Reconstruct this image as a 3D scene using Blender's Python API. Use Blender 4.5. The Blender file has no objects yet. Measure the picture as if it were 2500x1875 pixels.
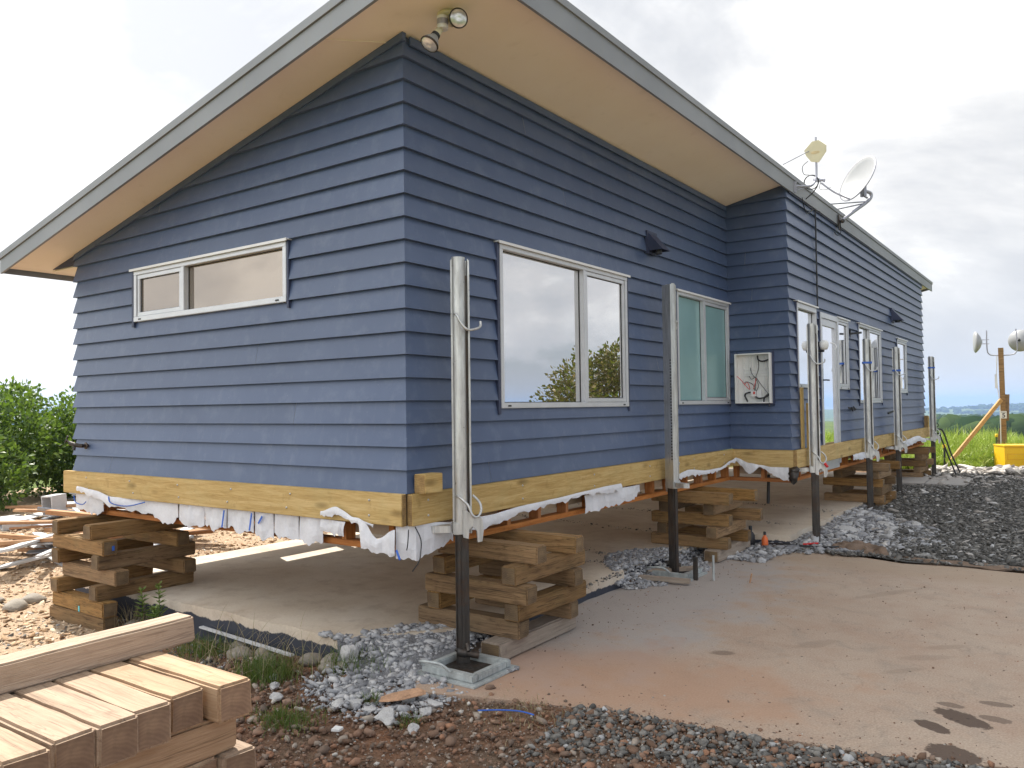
import bpy, bmesh, math, random
import numpy as np
from mathutils import Vector, Matrix, noise
random.seed(7); RNG = np.random.default_rng(7)
S = bpy.context.scene; COL = S.collection
R = math.radians

# ------------------------------------------------------------------ object helpers
def tag(o, label=None, cat=None, group=None, kind=None):
    if label: o['label'] = label
    if cat: o['category'] = cat
    if group: o['group'] = group
    if kind: o['kind'] = kind
    return o
def empty(name, loc=(0,0,0), rz=0):
    o = bpy.data.objects.new(name, None); COL.objects.link(o)
    o.location = loc; o.rotation_euler = (0,0,rz); o.empty_display_size = .1
    return o
def copy_tree(o, parent=None):
    c = o.copy(); COL.objects.link(c)
    if parent: c.parent = parent
    for ch in list(o.children): copy_tree(ch, c)
    return c

class MB:
    """collects shapes, builds ONE mesh object"""
    def __init__(s): s.v = []; s.f = []; s.m = []; s.sm = []
    def add(s, vs, fs, mi=0, smooth=False):
        n = len(s.v); s.v += [tuple(v) for v in vs]
        for f in fs: s.f.append(tuple(i+n for i in f)); s.m.append(mi); s.sm.append(smooth)
    def box(s, a, b, mi=0, M=None):
        x0,y0,z0 = a; x1,y1,z1 = b
        vs = [Vector(p) for p in ((x0,y0,z0),(x1,y0,z0),(x1,y1,z0),(x0,y1,z0),(x0,y0,z1),(x1,y0,z1),(x1,y1,z1),(x0,y1,z1))]
        if M: vs = [M @ v for v in vs]
        s.add(vs, [(0,3,2,1),(4,5,6,7),(0,1,5,4),(1,2,6,5),(2,3,7,6),(3,0,4,7)], mi)
    def bar(s, p, q, w, h, mi=0, up=(0,0,1)):
        p, q = Vector(p), Vector(q); d = (q-p).normalized(); u = Vector(up)
        r = d.cross(u)
        if r.length < 1e-4: r = Vector((1,0,0))
        r.normalize(); u = r.cross(d)
        vs = [c + r*a*w/2 + u*b*h/2 for c in (p,q) for a,b in ((-1,-1),(1,-1),(1,1),(-1,1))]
        s.add(vs, [(0,3,2,1),(4,5,6,7),(0,1,5,4),(1,2,6,5),(2,3,7,6),(3,0,4,7)], mi)
    def tube(s, path, r, n=10, mi=0, cap=True):
        P = [Vector(p) for p in path]; rs = r if isinstance(r,(list,tuple)) else [r]*len(P)
        t0 = (P[1]-P[0]).normalized(); a = Vector((0,0,1)) if abs(t0.z) < .9 else Vector((1,0,0))
        nx = t0.cross(a).normalized(); vs = []
        for i,p in enumerate(P):
            t = (P[min(i+1,len(P)-1)]-P[max(i-1,0)]).normalized()
            nx = (nx - t*nx.dot(t)).normalized(); ny = t.cross(nx)
            vs += [p + (nx*math.cos(k*2*math.pi/n) + ny*math.sin(k*2*math.pi/n))*rs[i] for k in range(n)]
        fs = [(i*n+k, i*n+(k+1)%n, (i+1)*n+(k+1)%n, (i+1)*n+k) for i in range(len(P)-1) for k in range(n)]
        s.add(vs, fs, mi, True)
        if cap:
            s.add(vs[:n], [tuple(reversed(range(n)))], mi); s.add(vs[-n:], [tuple(range(n))], mi)
    def lathe(s, c, axis, prof, n=24, mi=0):
        ax = Vector(axis).normalized(); a = Vector((0,0,1)) if abs(ax.z) < .9 else Vector((1,0,0))
        x = ax.cross(a).normalized(); y = ax.cross(x); c = Vector(c); vs = []
        for r_, h in prof:
            vs += [c + ax*h + (x*math.cos(k*2*math.pi/n)+y*math.sin(k*2*math.pi/n))*max(r_,1e-4) for k in range(n)]
        fs = [(i*n+k, i*n+(k+1)%n, (i+1)*n+(k+1)%n, (i+1)*n+k) for i in range(len(prof)-1) for k in range(n)]
        s.add(vs, fs, mi, True)
    def prism(s, poly, z0, z1, mi=0, M=None, smooth=False):
        n = len(poly); vs = [Vector((x,y,z0)) for x,y in poly]+[Vector((x,y,z1)) for x,y in poly]
        if M: vs = [M @ v for v in vs]
        s.add(vs, [(k,(k+1)%n,n+(k+1)%n,n+k) for k in range(n)], mi, smooth)
        s.add(vs, [tuple(reversed(range(n))), tuple(range(n,2*n))], mi)
    def build(s, name, mats, parent=None, bevel=0, recalc=True, loc=None, weld=False):
        me = bpy.data.meshes.new(name); me.from_pydata(s.v, [], s.f)
        for m in (mats if isinstance(mats,(list,tuple)) else [mats]): me.materials.append(m)
        me.polygons.foreach_set('material_index', s.m); me.polygons.foreach_set('use_smooth', s.sm)
        if recalc or bevel or weld:
            bm = bmesh.new(); bm.from_mesh(me)
            if weld: bmesh.ops.remove_doubles(bm, verts=bm.verts, dist=1e-5)
            if recalc: bmesh.ops.recalc_face_normals(bm, faces=bm.faces)
            if bevel: 
                bmesh.ops.bevel(bm, geom=[e for e in bm.edges if len(e.link_faces)==2 and e.calc_face_angle(0) > .6], offset=bevel, segments=2, affect='EDGES', clamp_overlap=True)
            bm.to_mesh(me); bm.free()
        o = bpy.data.objects.new(name, me); COL.objects.link(o)
        if parent: o.parent = parent
        if loc: o.location = loc
        return o

def smoothstep(a, b, x):
    t = min(1, max(0, (x-a)/(b-a))); return t*t*(3-2*t)
def inpoly(x, y, P):
    c = False; j = len(P)-1
    for i in range(len(P)):
        if (P[i][1] > y) != (P[j][1] > y) and x < (P[j][0]-P[i][0])*(y-P[i][1])/(P[j][1]-P[i][1])+P[i][0]: c = not c
        j = i
    return c
def smooth_path(P, n=6):
    P = [Vector(p) for p in P]; out = []
    for i in range(len(P)-1):
        p0,p1,p2,p3 = P[max(i-1,0)],P[i],P[i+1],P[min(i+2,len(P)-1)]
        for k in range(n):
            t = k/n
            out.append(.5*((2*p1)+(p2-p0)*t+(2*p0-5*p1+4*p2-p3)*t*t+(3*p1-p0-3*p2+p3)*t**3))
    out.append(P[-1]); return out

# ------------------------------------------------------------------ materials
class NT:
    def __init__(s, name):
        s.mat = bpy.data.materials.new(name); s.mat.use_nodes = True; s.t = s.mat.node_tree
        s.b = s.t.nodes['Principled BSDF']; s.out = s.t.nodes['Material Output']
    def n(s, typ, **kw):
        nd = s.t.nodes.new(typ)
        for k,v in kw.items():
            if k.startswith('i_'):
                key = k[2:].replace('_',' '); nd.inputs[int(key) if key.isdigit() else key].default_value = v
            else: setattr(nd, k, v)
        return nd
    def l(s, a, b): s.t.links.new(a, b)
    def coord(s, kind='Object', scale=(1,1,1), rot=(0,0,0)):
        tc = s.n('ShaderNodeTexCoord'); mp = s.n('ShaderNodeMapping'); s.l(tc.outputs[kind], mp.inputs['Vector'])
        mp.inputs['Scale'].default_value = scale; mp.inputs['Rotation'].default_value = rot
        return mp.outputs['Vector']
    def noise(s, vec, scale, detail=4, rough=.55, dist=0):
        nd = s.n('ShaderNodeTexNoise'); nd.inputs['Scale'].default_value = scale; nd.inputs['Detail'].default_value = detail
        nd.inputs['Roughness'].default_value = rough; nd.inputs['Distortion'].default_value = dist
        if vec: s.l(vec, nd.inputs['Vector'])
        return nd.outputs['Fac']
    def ramp(s, fac, stops):
        nd = s.n('ShaderNodeValToRGB'); s.l(fac, nd.inputs[0]); e = nd.color_ramp.elements
        while len(e) > 1: e.remove(e[-1])
        for i,(p,c) in enumerate(stops):
            el = e[0] if i == 0 else e.new(p)
            el.position = p; el.color = (c,c,c,1) if isinstance(c,(int,float)) else (*c,1)
        return nd.outputs[0]
    def mix(s, fac, a, b, blend='MIX'):
        nd = s.n('ShaderNodeMix', data_type='RGBA', blend_type=blend)
        for sock, v in ((nd.inputs[0],fac),(nd.inputs[6],a),(nd.inputs[7],b)):
            if isinstance(v,(int,float)): sock.default_value = v
            elif isinstance(v,tuple): sock.default_value = (*v,1)
            else: s.l(v, sock)
        return nd.outputs[2]
    def math(s, op, a, b=0., c=None):
        nd = s.n('ShaderNodeMath', operation=op)
        for k,v in enumerate((a,b) if c is None else (a,b,c)):
            if isinstance(v,(int,float)): nd.inputs[k].default_value = v
            else: s.l(v, nd.inputs[k])
        return nd.outputs[0]
    def bump(s, h, strength=.3, dist=.01, prev=None):
        nd = s.n('ShaderNodeBump'); nd.inputs['Strength'].default_value = strength; nd.inputs['Distance'].default_value = dist
        s.l(h, nd.inputs['Height'])
        if prev: s.l(prev, nd.inputs['Normal'])
        s.l(nd.outputs[0], s.b.inputs['Normal']); return nd.outputs[0]
    def col(s, c):
        if isinstance(c, tuple): s.b.inputs['Base Color'].default_value = (*c,1)
        else: s.l(c, s.b.inputs['Base Color'])
    def set(s, **kw):
        for k,v in kw.items(): s.b.inputs[k.replace('_',' ')].default_value = v
        return s
MATS = {}
def simple(name, c, rough=.6, metal=0, var=.25, scale=8, bump=.1, spec=.5):
    m = NT(name); v = m.coord(); n1 = m.noise(v, scale, 6); n2 = m.noise(v, scale*12, 3)
    dk = tuple(x*(1-var) for x in c); lt = tuple(min(1,x*(1+var)) for x in c)
    m.col(m.mix(.35, m.ramp(n1, [(.3,dk),(.7,lt)]), m.ramp(n2, [(.3,dk),(.7,lt)])))
    m.set(Roughness=rough, Metallic=metal); m.b.inputs['Specular IOR Level'].default_value = spec
    if bump: m.bump(n2, bump, .01)
    return m.mat
def wood(name, base, dark, light, knots=.6, green=None, rough=.75, knot_scale=1., bump=.35, cracks=.0, dirtc=None, satv=.1, valv=.2):
    m = NT(name); info = m.n('ShaderNodeObjectInfo')
    tc = m.n('ShaderNodeTexCoord'); off = m.n('ShaderNodeVectorMath', operation='MULTIPLY_ADD')
    m.l(info.outputs['Random'], off.inputs[0]); off.inputs[1].default_value = (37,91,53); m.l(tc.outputs['Object'], off.inputs[2])
    mp = m.n('ShaderNodeMapping'); mp.inputs['Scale'].default_value = (.55,9,9); m.l(off.outputs[0], mp.inputs[0]); v = mp.outputs[0]
    mk = m.n('ShaderNodeMapping'); mk.inputs['Scale'].default_value = (2.2*knot_scale,7*knot_scale,7*knot_scale); m.l(off.outputs[0], mk.inputs[0])
    vo = m.n('ShaderNodeTexVoronoi'); m.l(mk.outputs[0], vo.inputs['Vector']); vo.inputs['Scale'].default_value = 1.2; vo.inputs['Randomness'].default_value = 1
    kd = vo.outputs['Distance']
    g = m.noise(v, 3.2, 5, .6, 1.2); fine = m.noise(v, 22, 3, .6, .3); blot = m.noise(off.outputs[0], 5, 5, .6)
    c = m.ramp(g, [(.3,dark),(.5,base),(.72,light)])
    c = m.mix(.28, c, m.ramp(fine, [(.35,dark),(.65,light)]))
    kc = tuple(x*.45 for x in dark)
    kf = m.ramp(kd, [(.05,knots),(.12,knots*.6),(.2,0)])
    c = m.mix(kf, c, kc)
    c = m.mix(m.ramp(blot, [(.5,0),(.75,.45)]), c, green or tuple(x*.8 for x in base))
    mc = m.n('ShaderNodeMapping'); mc.inputs['Scale'].default_value = (.8,16,16); m.l(off.outputs[0], mc.inputs[0]); ck = m.noise(mc.outputs[0], 1.3, 4, .55, .6)
    c = m.mix(m.ramp(ck, [(.475,0),(.492,cracks),(.508,0)]), c, tuple(x*.4 for x in dark))
    dirt = m.noise(off.outputs[0], 11, 7, .72); c = m.mix(m.ramp(dirt, [(.56,0),(.72,.55)]), c, dirtc or tuple(x*.7 for x in dark))
    hsv = m.n('ShaderNodeHueSaturation'); m.l(c, hsv.inputs['Color']); r2_ = m.math('FRACT', m.math('MULTIPLY', info.outputs['Random'], 7.31))
    m.l(m.math('MULTIPLY_ADD', info.outputs['Random'], valv, 1.03-valv*.5), hsv.inputs['Value']); m.l(m.math('MULTIPLY_ADD', r2_, satv, 1.08-satv*.5), hsv.inputs['Saturation'])
    m.col(hsv.outputs[0]); m.set(Roughness=rough); m.b.inputs['Specular IOR Level'].default_value = .3
    b = m.bump(fine, bump, .004); m.bump(blot, .15, .01, b)
    return m.mat
def endgrain(name, base, dark):
    m = NT(name); info = m.n('ShaderNodeObjectInfo'); v = m.coord()
    w = m.n('ShaderNodeTexWave', wave_type='RINGS', rings_direction='X'); mp = m.n('ShaderNodeMapping'); m.l(v, mp.inputs[0])
    mp.inputs['Location'].default_value = (0,.03,.05); m.l(mp.outputs[0], w.inputs['Vector'])
    w.inputs['Scale'].default_value = 26; w.inputs['Distortion'].default_value = 6.; w.inputs['Detail'].default_value = 3
    n1 = m.noise(v, 14, 5); c = m.mix(.7, m.ramp(w.outputs['Fac'], [(.2,dark),(.8,base)]), m.ramp(n1, [(.35,dark),(.65,base)]))
    hsv = m.n('ShaderNodeHueSaturation'); m.l(c, hsv.inputs['Color']); m.l(m.math('MULTIPLY_ADD', info.outputs['Random'], .5, .78), hsv.inputs['Value'])
    m.col(m.mix(m.ramp(m.noise(v, 9, 6, .7), [(.5,0),(.68,.6)]), hsv.outputs[0], (.10,.065,.04))); m.set(Roughness=.9); m.bump(n1, .4, .006); return m.mat

M = MATS
M['old'] = wood('weathered_timber', (.25,.155,.078), (.125,.075,.037), (.33,.22,.118), .5, (.16,.125,.065), cracks=.8, bump=.6, satv=.3, valv=.65)
M['old_end'] = endgrain('weathered_end_grain', (.20,.135,.07), (.10,.065,.035))
M['stack'] = wood('dusty_pink_timber', (.375,.272,.195), (.29,.20,.137), (.46,.35,.25), .4, (.30,.22,.15), cracks=.55, bump=.6, dirtc=(.24,.155,.10), satv=.35, valv=.25)
M['stack_end'] = endgrain('dusty_end_grain', (.27,.175,.11), (.17,.105,.068))
M['pine'] = wood('treated_pine', (.52,.365,.155), (.36,.235,.085), (.66,.50,.26), .75, (.45,.36,.17), knot_scale=.8)
M['pine_end'] = endgrain('treated_pine_end', (.42,.28,.11), (.22,.13,.05))
M['frame_wood'] = wood('orange_framing', (.42,.18,.075), (.28,.11,.045), (.55,.27,.12), .3)
M['brown_wood'] = wood('rusty_brown_offcut', (.36,.2,.11), (.2,.1,.05), (.55,.38,.24), .3)
M['pale_wood'] = wood('pale_pine_brace', (.48,.29,.14), (.33,.18,.08), (.6,.42,.24), .3)
M['grey_wood'] = wood('grey_timber', (.3,.25,.2), (.2,.15,.12), (.4,.34,.28), .4)
M['white_paint'] = simple('chalky_white_board', (.52,.525,.53), .6, var=.12, scale=3)
M['grey_paint'] = simple('blue_grey_painted_board', (.34,.37,.42), .6, var=.2, scale=4)
M['lining'] = simple('beige_lining_board', (.50,.40,.29), .8, var=.12, scale=3)
M['wrap'] = simple('white_building_wrap', (.66,.665,.69), .7, var=.1, scale=5, bump=.3)
M['alu'] = simple('satin_aluminium', (.58,.59,.61), .42, .35, var=.08, scale=6, bump=.03)
M['alu_white'] = simple('pale_frame_edge', (.72,.72,.72), .5, var=.06)
M['black'] = simple('black_plastic', (.02,.02,.022), .5, var=.3)
M['navy_trim'] = simple('navy_trim_paint', (.035,.045,.09), .55, var=.2)
M['white_plastic'] = simple('white_plastic', (.72,.72,.7), .45, var=.08, bump=.03)
M['cream'] = simple('aged_cream_plastic', (.66,.61,.42), .5, var=.12, scale=10)
M['dish'] = simple('white_dish_paint', (.33,.335,.34), .4, var=.04, bump=.02)
M['blue'] = simple('blue_tape', (.03,.12,.5), .5, var=.2)
M['teal_mark'] = simple('teal_paint_mark', (.15,.55,.6), .7, var=.2)
M['red'] = simple('red_rag', (.6,.03,.03), .7, var=.2)
M['orange'] = simple('orange_plastic', (.75,.16,.04), .5, var=.15)
M['yellow'] = simple('yellow_paint', (.86,.52,.01), .45, var=.06, scale=3, bump=.03)
M['yellow_dark'] = simple('yellow_recess', (.75,.36,.01), .5, var=.06)
M['rock'] = simple('grey_boulder', (.26,.23,.19), .9, var=.35, scale=7, bump=.5)
M['conc_chunk'] = simple('broken_concrete', (.46,.45,.44), .95, var=.3, scale=9, bump=.8)
M['rust_plate'] = simple('rusty_concrete_flake', (.46,.27,.16), .9, var=.45, scale=6, bump=.6)
M['black_fabric'] = simple('brown_sacking', (.20,.14,.10), .95, var=.4, scale=14, bump=.6)
M['bark'] = simple('grey_bark', (.13,.1,.07), .95, var=.4, scale=8, bump=.6)

def m_cladding():
    m = NT('blue_weatherboard_paint'); v = m.coord('Object')
    big = m.noise(v, .9, 5, .6); mid = m.noise(v, 6, 6, .65)
    st = m.noise(m.coord('Object', (4,4,.6)), 4, 5, .7); fine = m.noise(v, 160, 2)
    c = m.ramp(big, [(.3,(.058,.088,.166)),(.7,(.080,.114,.198))])
    c = m.mix(m.ramp(mid, [(.52,0),(.8,.32)]), c, (.20,.235,.30))
    c = m.mix(m.ramp(st, [(.58,0),(.85,.20)]), c, (.24,.26,.30))
    # dusty scuffs on a few spots
    sp = m.noise(v, 30, 4, .7); c = m.mix(m.ramp(sp, [(.69,0),(.74,.4)]), c, (.33,.35,.38))
    geo = m.n('ShaderNodeNewGeometry'); hs = m.n('ShaderNodeHueSaturation'); m.l(c, hs.inputs['Color']); m.l(m.math('MULTIPLY_ADD', geo.outputs['Random Per Island'], .16, .92), hs.inputs['Value']); c = hs.outputs[0]
    m.col(c); m.set(Roughness=.45); m.b.inputs['Specular IOR Level'].default_value = .5
    b = m.bump(fine, .12, .002); m.bump(mid, .12, .01, b); return m.mat
M['clad'] = m_cladding()
def m_soffit():
    m = NT('cream_soffit_paint'); v = m.coord(); n1 = m.noise(v, 1.3, 5); n2 = m.noise(v, 9, 5)
    c = m.ramp(n1, [(.3,(.83,.73,.585)),(.7,(.87,.785,.65))]); c = m.mix(m.ramp(n2, [(.6,0),(.85,.25)]), c, (.5,.42,.28))
    m.col(c); m.set(Roughness=.7); m.bump(n2, .05, .01); return m.mat
M['soffit'] = m_soffit()
def m_fascia():
    m = NT('weathered_grey_fascia'); v = m.coord(); n1 = m.noise(v, 1.2, 5); st = m.noise(m.coord('Object',(6,6,.8)), 3, 5, .7)
    c = m.ramp(n1, [(.3,(.205,.215,.23)),(.7,(.265,.275,.29))]); c = m.mix(m.ramp(st, [(.55,0),(.75,.45)]), c, (.25,.25,.22))
    m.col(c); m.set(Roughness=.55, Metallic=.15); m.bump(n1, .05, .01); return m.mat
M['fascia'] = m_fascia()
def m_galv(name, a, b, rough=.45, metal=.75, rust=0):
    m = NT(name); v = m.coord(); n1 = m.noise(m.coord('Object',(8,8,1.2)), 4, 6, .65); n2 = m.noise(v, 40, 4, .7)
    c = m.ramp(n1, [(.3,a),(.7,b)]); c = m.mix(m.ramp(n2, [(.64,0),(.72,.7)]), c, (.05,.045,.04))
    if rust: c = m.mix(m.ramp(m.noise(v, 7, 6, .7), [(.45,0),(.65,rust)]), c, (.09,.045,.02))
    m.col(c); m.set(Metallic=metal)
    m.l(m.ramp(n1, [(.3,rough+.15),(.7,rough-.1)]), m.b.inputs['Roughness']); m.bump(n2, .12, .003); return m.mat
M['galv'] = m_galv('scuffed_galvanised_steel', (.42,.42,.41), (.66,.66,.64))
M['steel_dark'] = m_galv('oily_dark_steel', (.035,.032,.03), (.085,.078,.07), .5, .6, .6)
M['base_steel'] = m_galv('pale_base_steel', (.33,.36,.36), (.5,.53,.52), .6, .3, .25)
M['pipe'] = m_galv('grey_pipe', (.3,.3,.34), (.45,.45,.5), .45, .5)

def m_glass(name, refl, tint, body, rough=0., bodyvar=None):
    """window glazing: a clear reflecting front over what shows dimly behind it"""
    m = NT(name); m.t.nodes.remove(m.b)
    gl = m.n('ShaderNodeBsdfGlossy'); gl.inputs['Color'].default_value = (*tint,1); gl.inputs['Roughness'].default_value = rough
    df = m.n('ShaderNodeBsdfDiffuse'); v = m.coord()
    n = m.noise(v, 1.1, 3); r = m.ramp(n, [(.3,tuple(x*.8 for x in body)),(.7,body)])
    m.l(r, df.inputs['Color'])
    wv = m.noise(v, .8, 1); bp = m.n('ShaderNodeBump'); bp.inputs['Strength'].default_value = .04; bp.inputs['Distance'].default_value = .02; m.l(wv, bp.inputs['Height']); m.l(bp.outputs[0], gl.inputs['Normal'])
    lw = m.n('ShaderNodeFresnel'); lw.inputs['IOR'].default_value = 1.5
    fac = m.math('ADD', lw.outputs[0], refl)
    mx = m.n('ShaderNodeMixShader'); m.l(fac, mx.inputs[0]); m.l(df.outputs[0], mx.inputs[1]); m.l(gl.outputs[0], mx.inputs[2])
    m.l(mx.outputs[0], m.out.inputs[0]); return m.mat
M['glass'] = m_glass('reflecting_window_glass', .66, (.93,.92,.92), (.10,.08,.055))
M['glass_end'] = m_glass('brown_tinted_reflection_glass', .30, (.70,.62,.54), (.12,.095,.07))
M['glass_far'] = m_glass('bright_reflecting_glass', .72, (.96,.97,1.), (.10,.10,.10))
M['glass_frost'] = m_glass('frosted_green_glass', .10, (.8,.95,.95), (.25,.42,.42), .25)

def m_slab():
    m = NT('dusty_concrete_slab'); v = m.coord(); n1 = m.noise(v, .9, 6, .6); n2 = m.noise(v, 5, 6, .65); n3 = m.noise(v, 60, 3)
    c = m.ramp(n1, [(.3,(.48,.37,.26)),(.55,(.62,.53,.42)),(.75,(.72,.65,.56))])
    c = m.mix(m.ramp(n2, [(.5,0),(.75,.5)]), c, (.30,.20,.13)); c = m.mix(.15, c, m.ramp(n3, [(.3,(.2,.17,.13)),(.7,(.6,.55,.48))]))
    # slab edge mixed to a dark colour below the floor level, ragged rim
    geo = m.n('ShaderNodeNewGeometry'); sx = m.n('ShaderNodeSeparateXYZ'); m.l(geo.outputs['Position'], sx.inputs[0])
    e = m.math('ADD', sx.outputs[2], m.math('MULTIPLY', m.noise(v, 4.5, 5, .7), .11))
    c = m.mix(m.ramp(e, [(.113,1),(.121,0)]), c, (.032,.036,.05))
    m.col(c); m.set(Roughness=.8); m.bump(n3, .15, .004); return m.mat
M['slab'] = m_slab()

def ellipse_mask(m, pos, cx, cy, rx, ry, ang, nz, soft=.12):
    """a stain of its own shape on the ground: 1 inside, 0 outside, ragged rim"""
    mp = m.n('ShaderNodeMapping', vector_type='TEXTURE'); m.l(pos, mp.inputs[0])
    mp.inputs['Location'].default_value = (cx,cy,0); mp.inputs['Rotation'].default_value = (0,0,R(ang)); mp.inputs['Scale'].default_value = (rx,ry,1e3)
    ln = m.n('ShaderNodeVectorMath', operation='LENGTH'); m.l(mp.outputs[0], ln.inputs[0])
    d = m.math('ADD', ln.outputs['Value'], nz)
    return m.ramp(d, [(.5,1),(.5+soft*.5,0)])
def m_drive():
    m = NT('stained_driveway_concrete'); v = m.coord(); geo = m.n('ShaderNodeNewGeometry'); P = geo.outputs['Position']
    n0 = m.noise(v, .55, 6, .6, .6); n1 = m.noise(v, 2.2, 7, .65); n2 = m.noise(v, 14, 5, .7); n3 = m.noise(v, 90, 3)
    c = m.ramp(n0, [(.32,(.38,.265,.185)),(.5,(.425,.315,.23)),(.68,(.46,.345,.25))])
    c = m.mix(m.ramp(n1, [(.45,0),(.72,.55)]), c, (.31,.155,.085))
    c = m.mix(m.ramp(m.noise(v, 3.1, 6, .7, 1), [(.52,0),(.72,.55)]), c, (.21,.175,.14))
    c = m.mix(m.ramp(n2, [(.56,0),(.75,.4)]), c, (.36,.31,.25))
    c = m.mix(.34, c, m.ramp(n3, [(.3,(.15,.12,.10)),(.7,(.56,.48,.40))]))
    crk = m.noise(v, 1.1, 8, .6, .3); c = m.mix(m.ramp(crk, [(.4985,0),(.5,.35),(.5015,0)]), c, (.1,.075,.06))
    nz = m.math('MULTIPLY', m.math('SUBTRACT', n1, .5), .9)
    nzs = m.math('MULTIPLY', m.math('SUBTRACT', n2, .5), .6)
    # pale cement dust spilled along the slab, red clay near the gravel
    c = m.mix(m.math('MULTIPLY', ellipse_mask(m, P, .42, 2.9, 1.1, 3.3, 4, m.math('MULTIPLY', nz, 2.6), 1.8), .62), c, (.33,.315,.31))
    c = m.mix(m.math('MULTIPLY', ellipse_mask(m, P, 1.05, .55, 1.6, .8, 20, m.math('MULTIPLY', nz, 3.2), 1.9), .55), c, (.38,.21,.125))
    c = m.mix(m.math('MULTIPLY', ellipse_mask(m, P, 2.3, 5.2, 3.2, .55, 0, nz, 1.0), .5), c, (.34,.25,.17))
    wet = [(3.0,1.09,.21,.10,-35),(2.885,.885,.14,.07,-35),(3.02,.565,.17,.13,-20),(3.155,1.17,.1,.06,0),(3.13,1.42,.11,.05,10),(2.93,1.27,.09,.05,0),
           (1.525,1.49,.09,.055,30),(2.68,2.12,.2,.06,40),(2.76,2.45,.18,.05,45),(2.0,2.05,.2,.07,60),(2.1,3.9,.45,.06,60),(2.6,1.75,.16,.04,50)]
    for i,(x,y,a,b,g) in enumerate(wet):
        k = .9 if i < 3 else (.6 if i < 7 else .22)
        c = m.mix(m.math('MULTIPLY', ellipse_mask(m, P, x, y, a*1.45, b*1.45, g, nzs, .12 if i < 6 else .5), k), c, (.075,.048,.034) if i < 6 else (.12,.08,.055))
    # small dark specks
    vo = m.n('ShaderNodeTexVoronoi'); m.l(v, vo.inputs['Vector']); vo.inputs['Scale'].default_value = 7
    c = m.mix(m.ramp(vo.outputs['Distance'], [(.05,.85),(.075,0)]), c, (.05,.035,.028))
    m.col(c); m.set(Roughness=.78); m.b.inputs['Specular IOR Level'].default_value = .35
    b = m.bump(n3, .45, .004); m.bump(n2, .25, .01, b); return m.mat
M['drive'] = m_drive()
def m_soil(name, a, b, c3, sc=6):
    m = NT(name); v = m.coord(); n1 = m.noise(v, sc*.3, 6, .65, .5); n2 = m.noise(v, sc*6, 6, .75); 
    vo = m.n('ShaderNodeTexVoronoi'); m.l(v, vo.inputs['Vector']); vo.inputs['Scale'].default_value = sc*9
    c = m.ramp(n1, [(.35,a),(.62,b)]); c = m.mix(.5, c, m.ramp(n2, [(.35,tuple(x*.45 for x in a)),(.65,c3)]))
    m.col(c); m.set(Roughness=.95); b_ = m.bump(n2, .9, .02); m.bump(vo.outputs['Distance'], .7, .012, b_); return m.mat
def m_stones(name, stops, scale=30):
    m = NT(name); geo = m.n('ShaderNodeNewGeometry'); v = m.coord(); n = m.noise(v, scale, 4, .7)
    c = m.ramp(geo.outputs['Random Per Island'], stops); c = m.mix(.45, c, m.ramp(n, [(.3,.25),(.7,1.)]), 'MULTIPLY')
    m.col(c); m.set(Roughness=.9); m.b.inputs['Specular IOR Level'].default_value = .25; m.bump(n, .4, .004); return m.mat
M['st_brown'] = m_stones('brown_gravel', [(0,(.13,.08,.055)),(.3,(.25,.155,.105)),(.5,(.16,.125,.10)),(.7,(.36,.19,.115)),(.85,(.27,.21,.165)),(.96,(.42,.36,.3)),(1,(.6,.57,.52))])
M['st_grey'] = m_stones('dark_gravel', [(0,(.08,.077,.072)),(.4,(.15,.143,.132)),(.7,(.205,.195,.178)),(.9,(.28,.265,.24)),(.97,(.42,.42,.42)),(1,(.6,.6,.6))])
M['st_pale'] = m_stones('concrete_rubble', [(0,(.20,.20,.21)),(.35,(.34,.34,.35)),(.7,(.44,.44,.45)),(1,(.60,.59,.58))])
M['st_chip'] = m_stones('pale_bark_chips', [(0,(.30,.17,.09)),(.3,(.52,.36,.22)),(.6,(.66,.5,.34)),(.85,(.75,.62,.45)),(1,(.45,.42,.38))])
M['st_fleck'] = m_stones('pale_flat_stones', [(0,(.3,.27,.24)),(.5,(.5,.46,.42)),(1,(.66,.63,.6))])
def m_leaf(name, a, b, c3):
    m = NT(name); geo = m.n('ShaderNodeNewGeometry'); c = m.ramp(geo.outputs['Random Per Island'], [(0,a),(.6,b),(1,c3)])
    m.col(c); m.set(Roughness=.42); m.b.inputs['Specular IOR Level'].default_value = .5
    tr = m.n('ShaderNodeBsdfTranslucent'); m.l(m.mix(.5, c, (.25,.4,.03)), tr.inputs[0])
    mx = m.n('ShaderNodeMixShader'); mx.inputs[0].default_value = .3; m.l(m.b.outputs[0], mx.inputs[1]); m.l(tr.outputs[0], mx.inputs[2]); m.l(mx.outputs[0], m.out.inputs[0])
    return m.mat
M['leaf'] = m_leaf('glossy_hedge_leaf', (.03,.065,.012), (.09,.165,.025), (.22,.31,.06))
M['leaf_light'] = m_leaf('yellow_green_leaf', (.08,.14,.03), (.15,.22,.05), (.3,.36,.12))
M['leaf_gold'] = m_leaf('olive_leaf', (.04,.032,.008), (.09,.07,.014), (.2,.15,.04))
M['grass'] = m_leaf('bright_long_grass', (.20,.29,.035), (.33,.42,.06), (.50,.55,.16))
M['turf'] = m_leaf('short_weedy_grass', (.045,.085,.015), (.08,.13,.025), (.2,.2,.07))
M['straw'] = m_leaf('dry_stalk', (.22,.16,.09), (.34,.26,.16), (.45,.38,.26))

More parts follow.
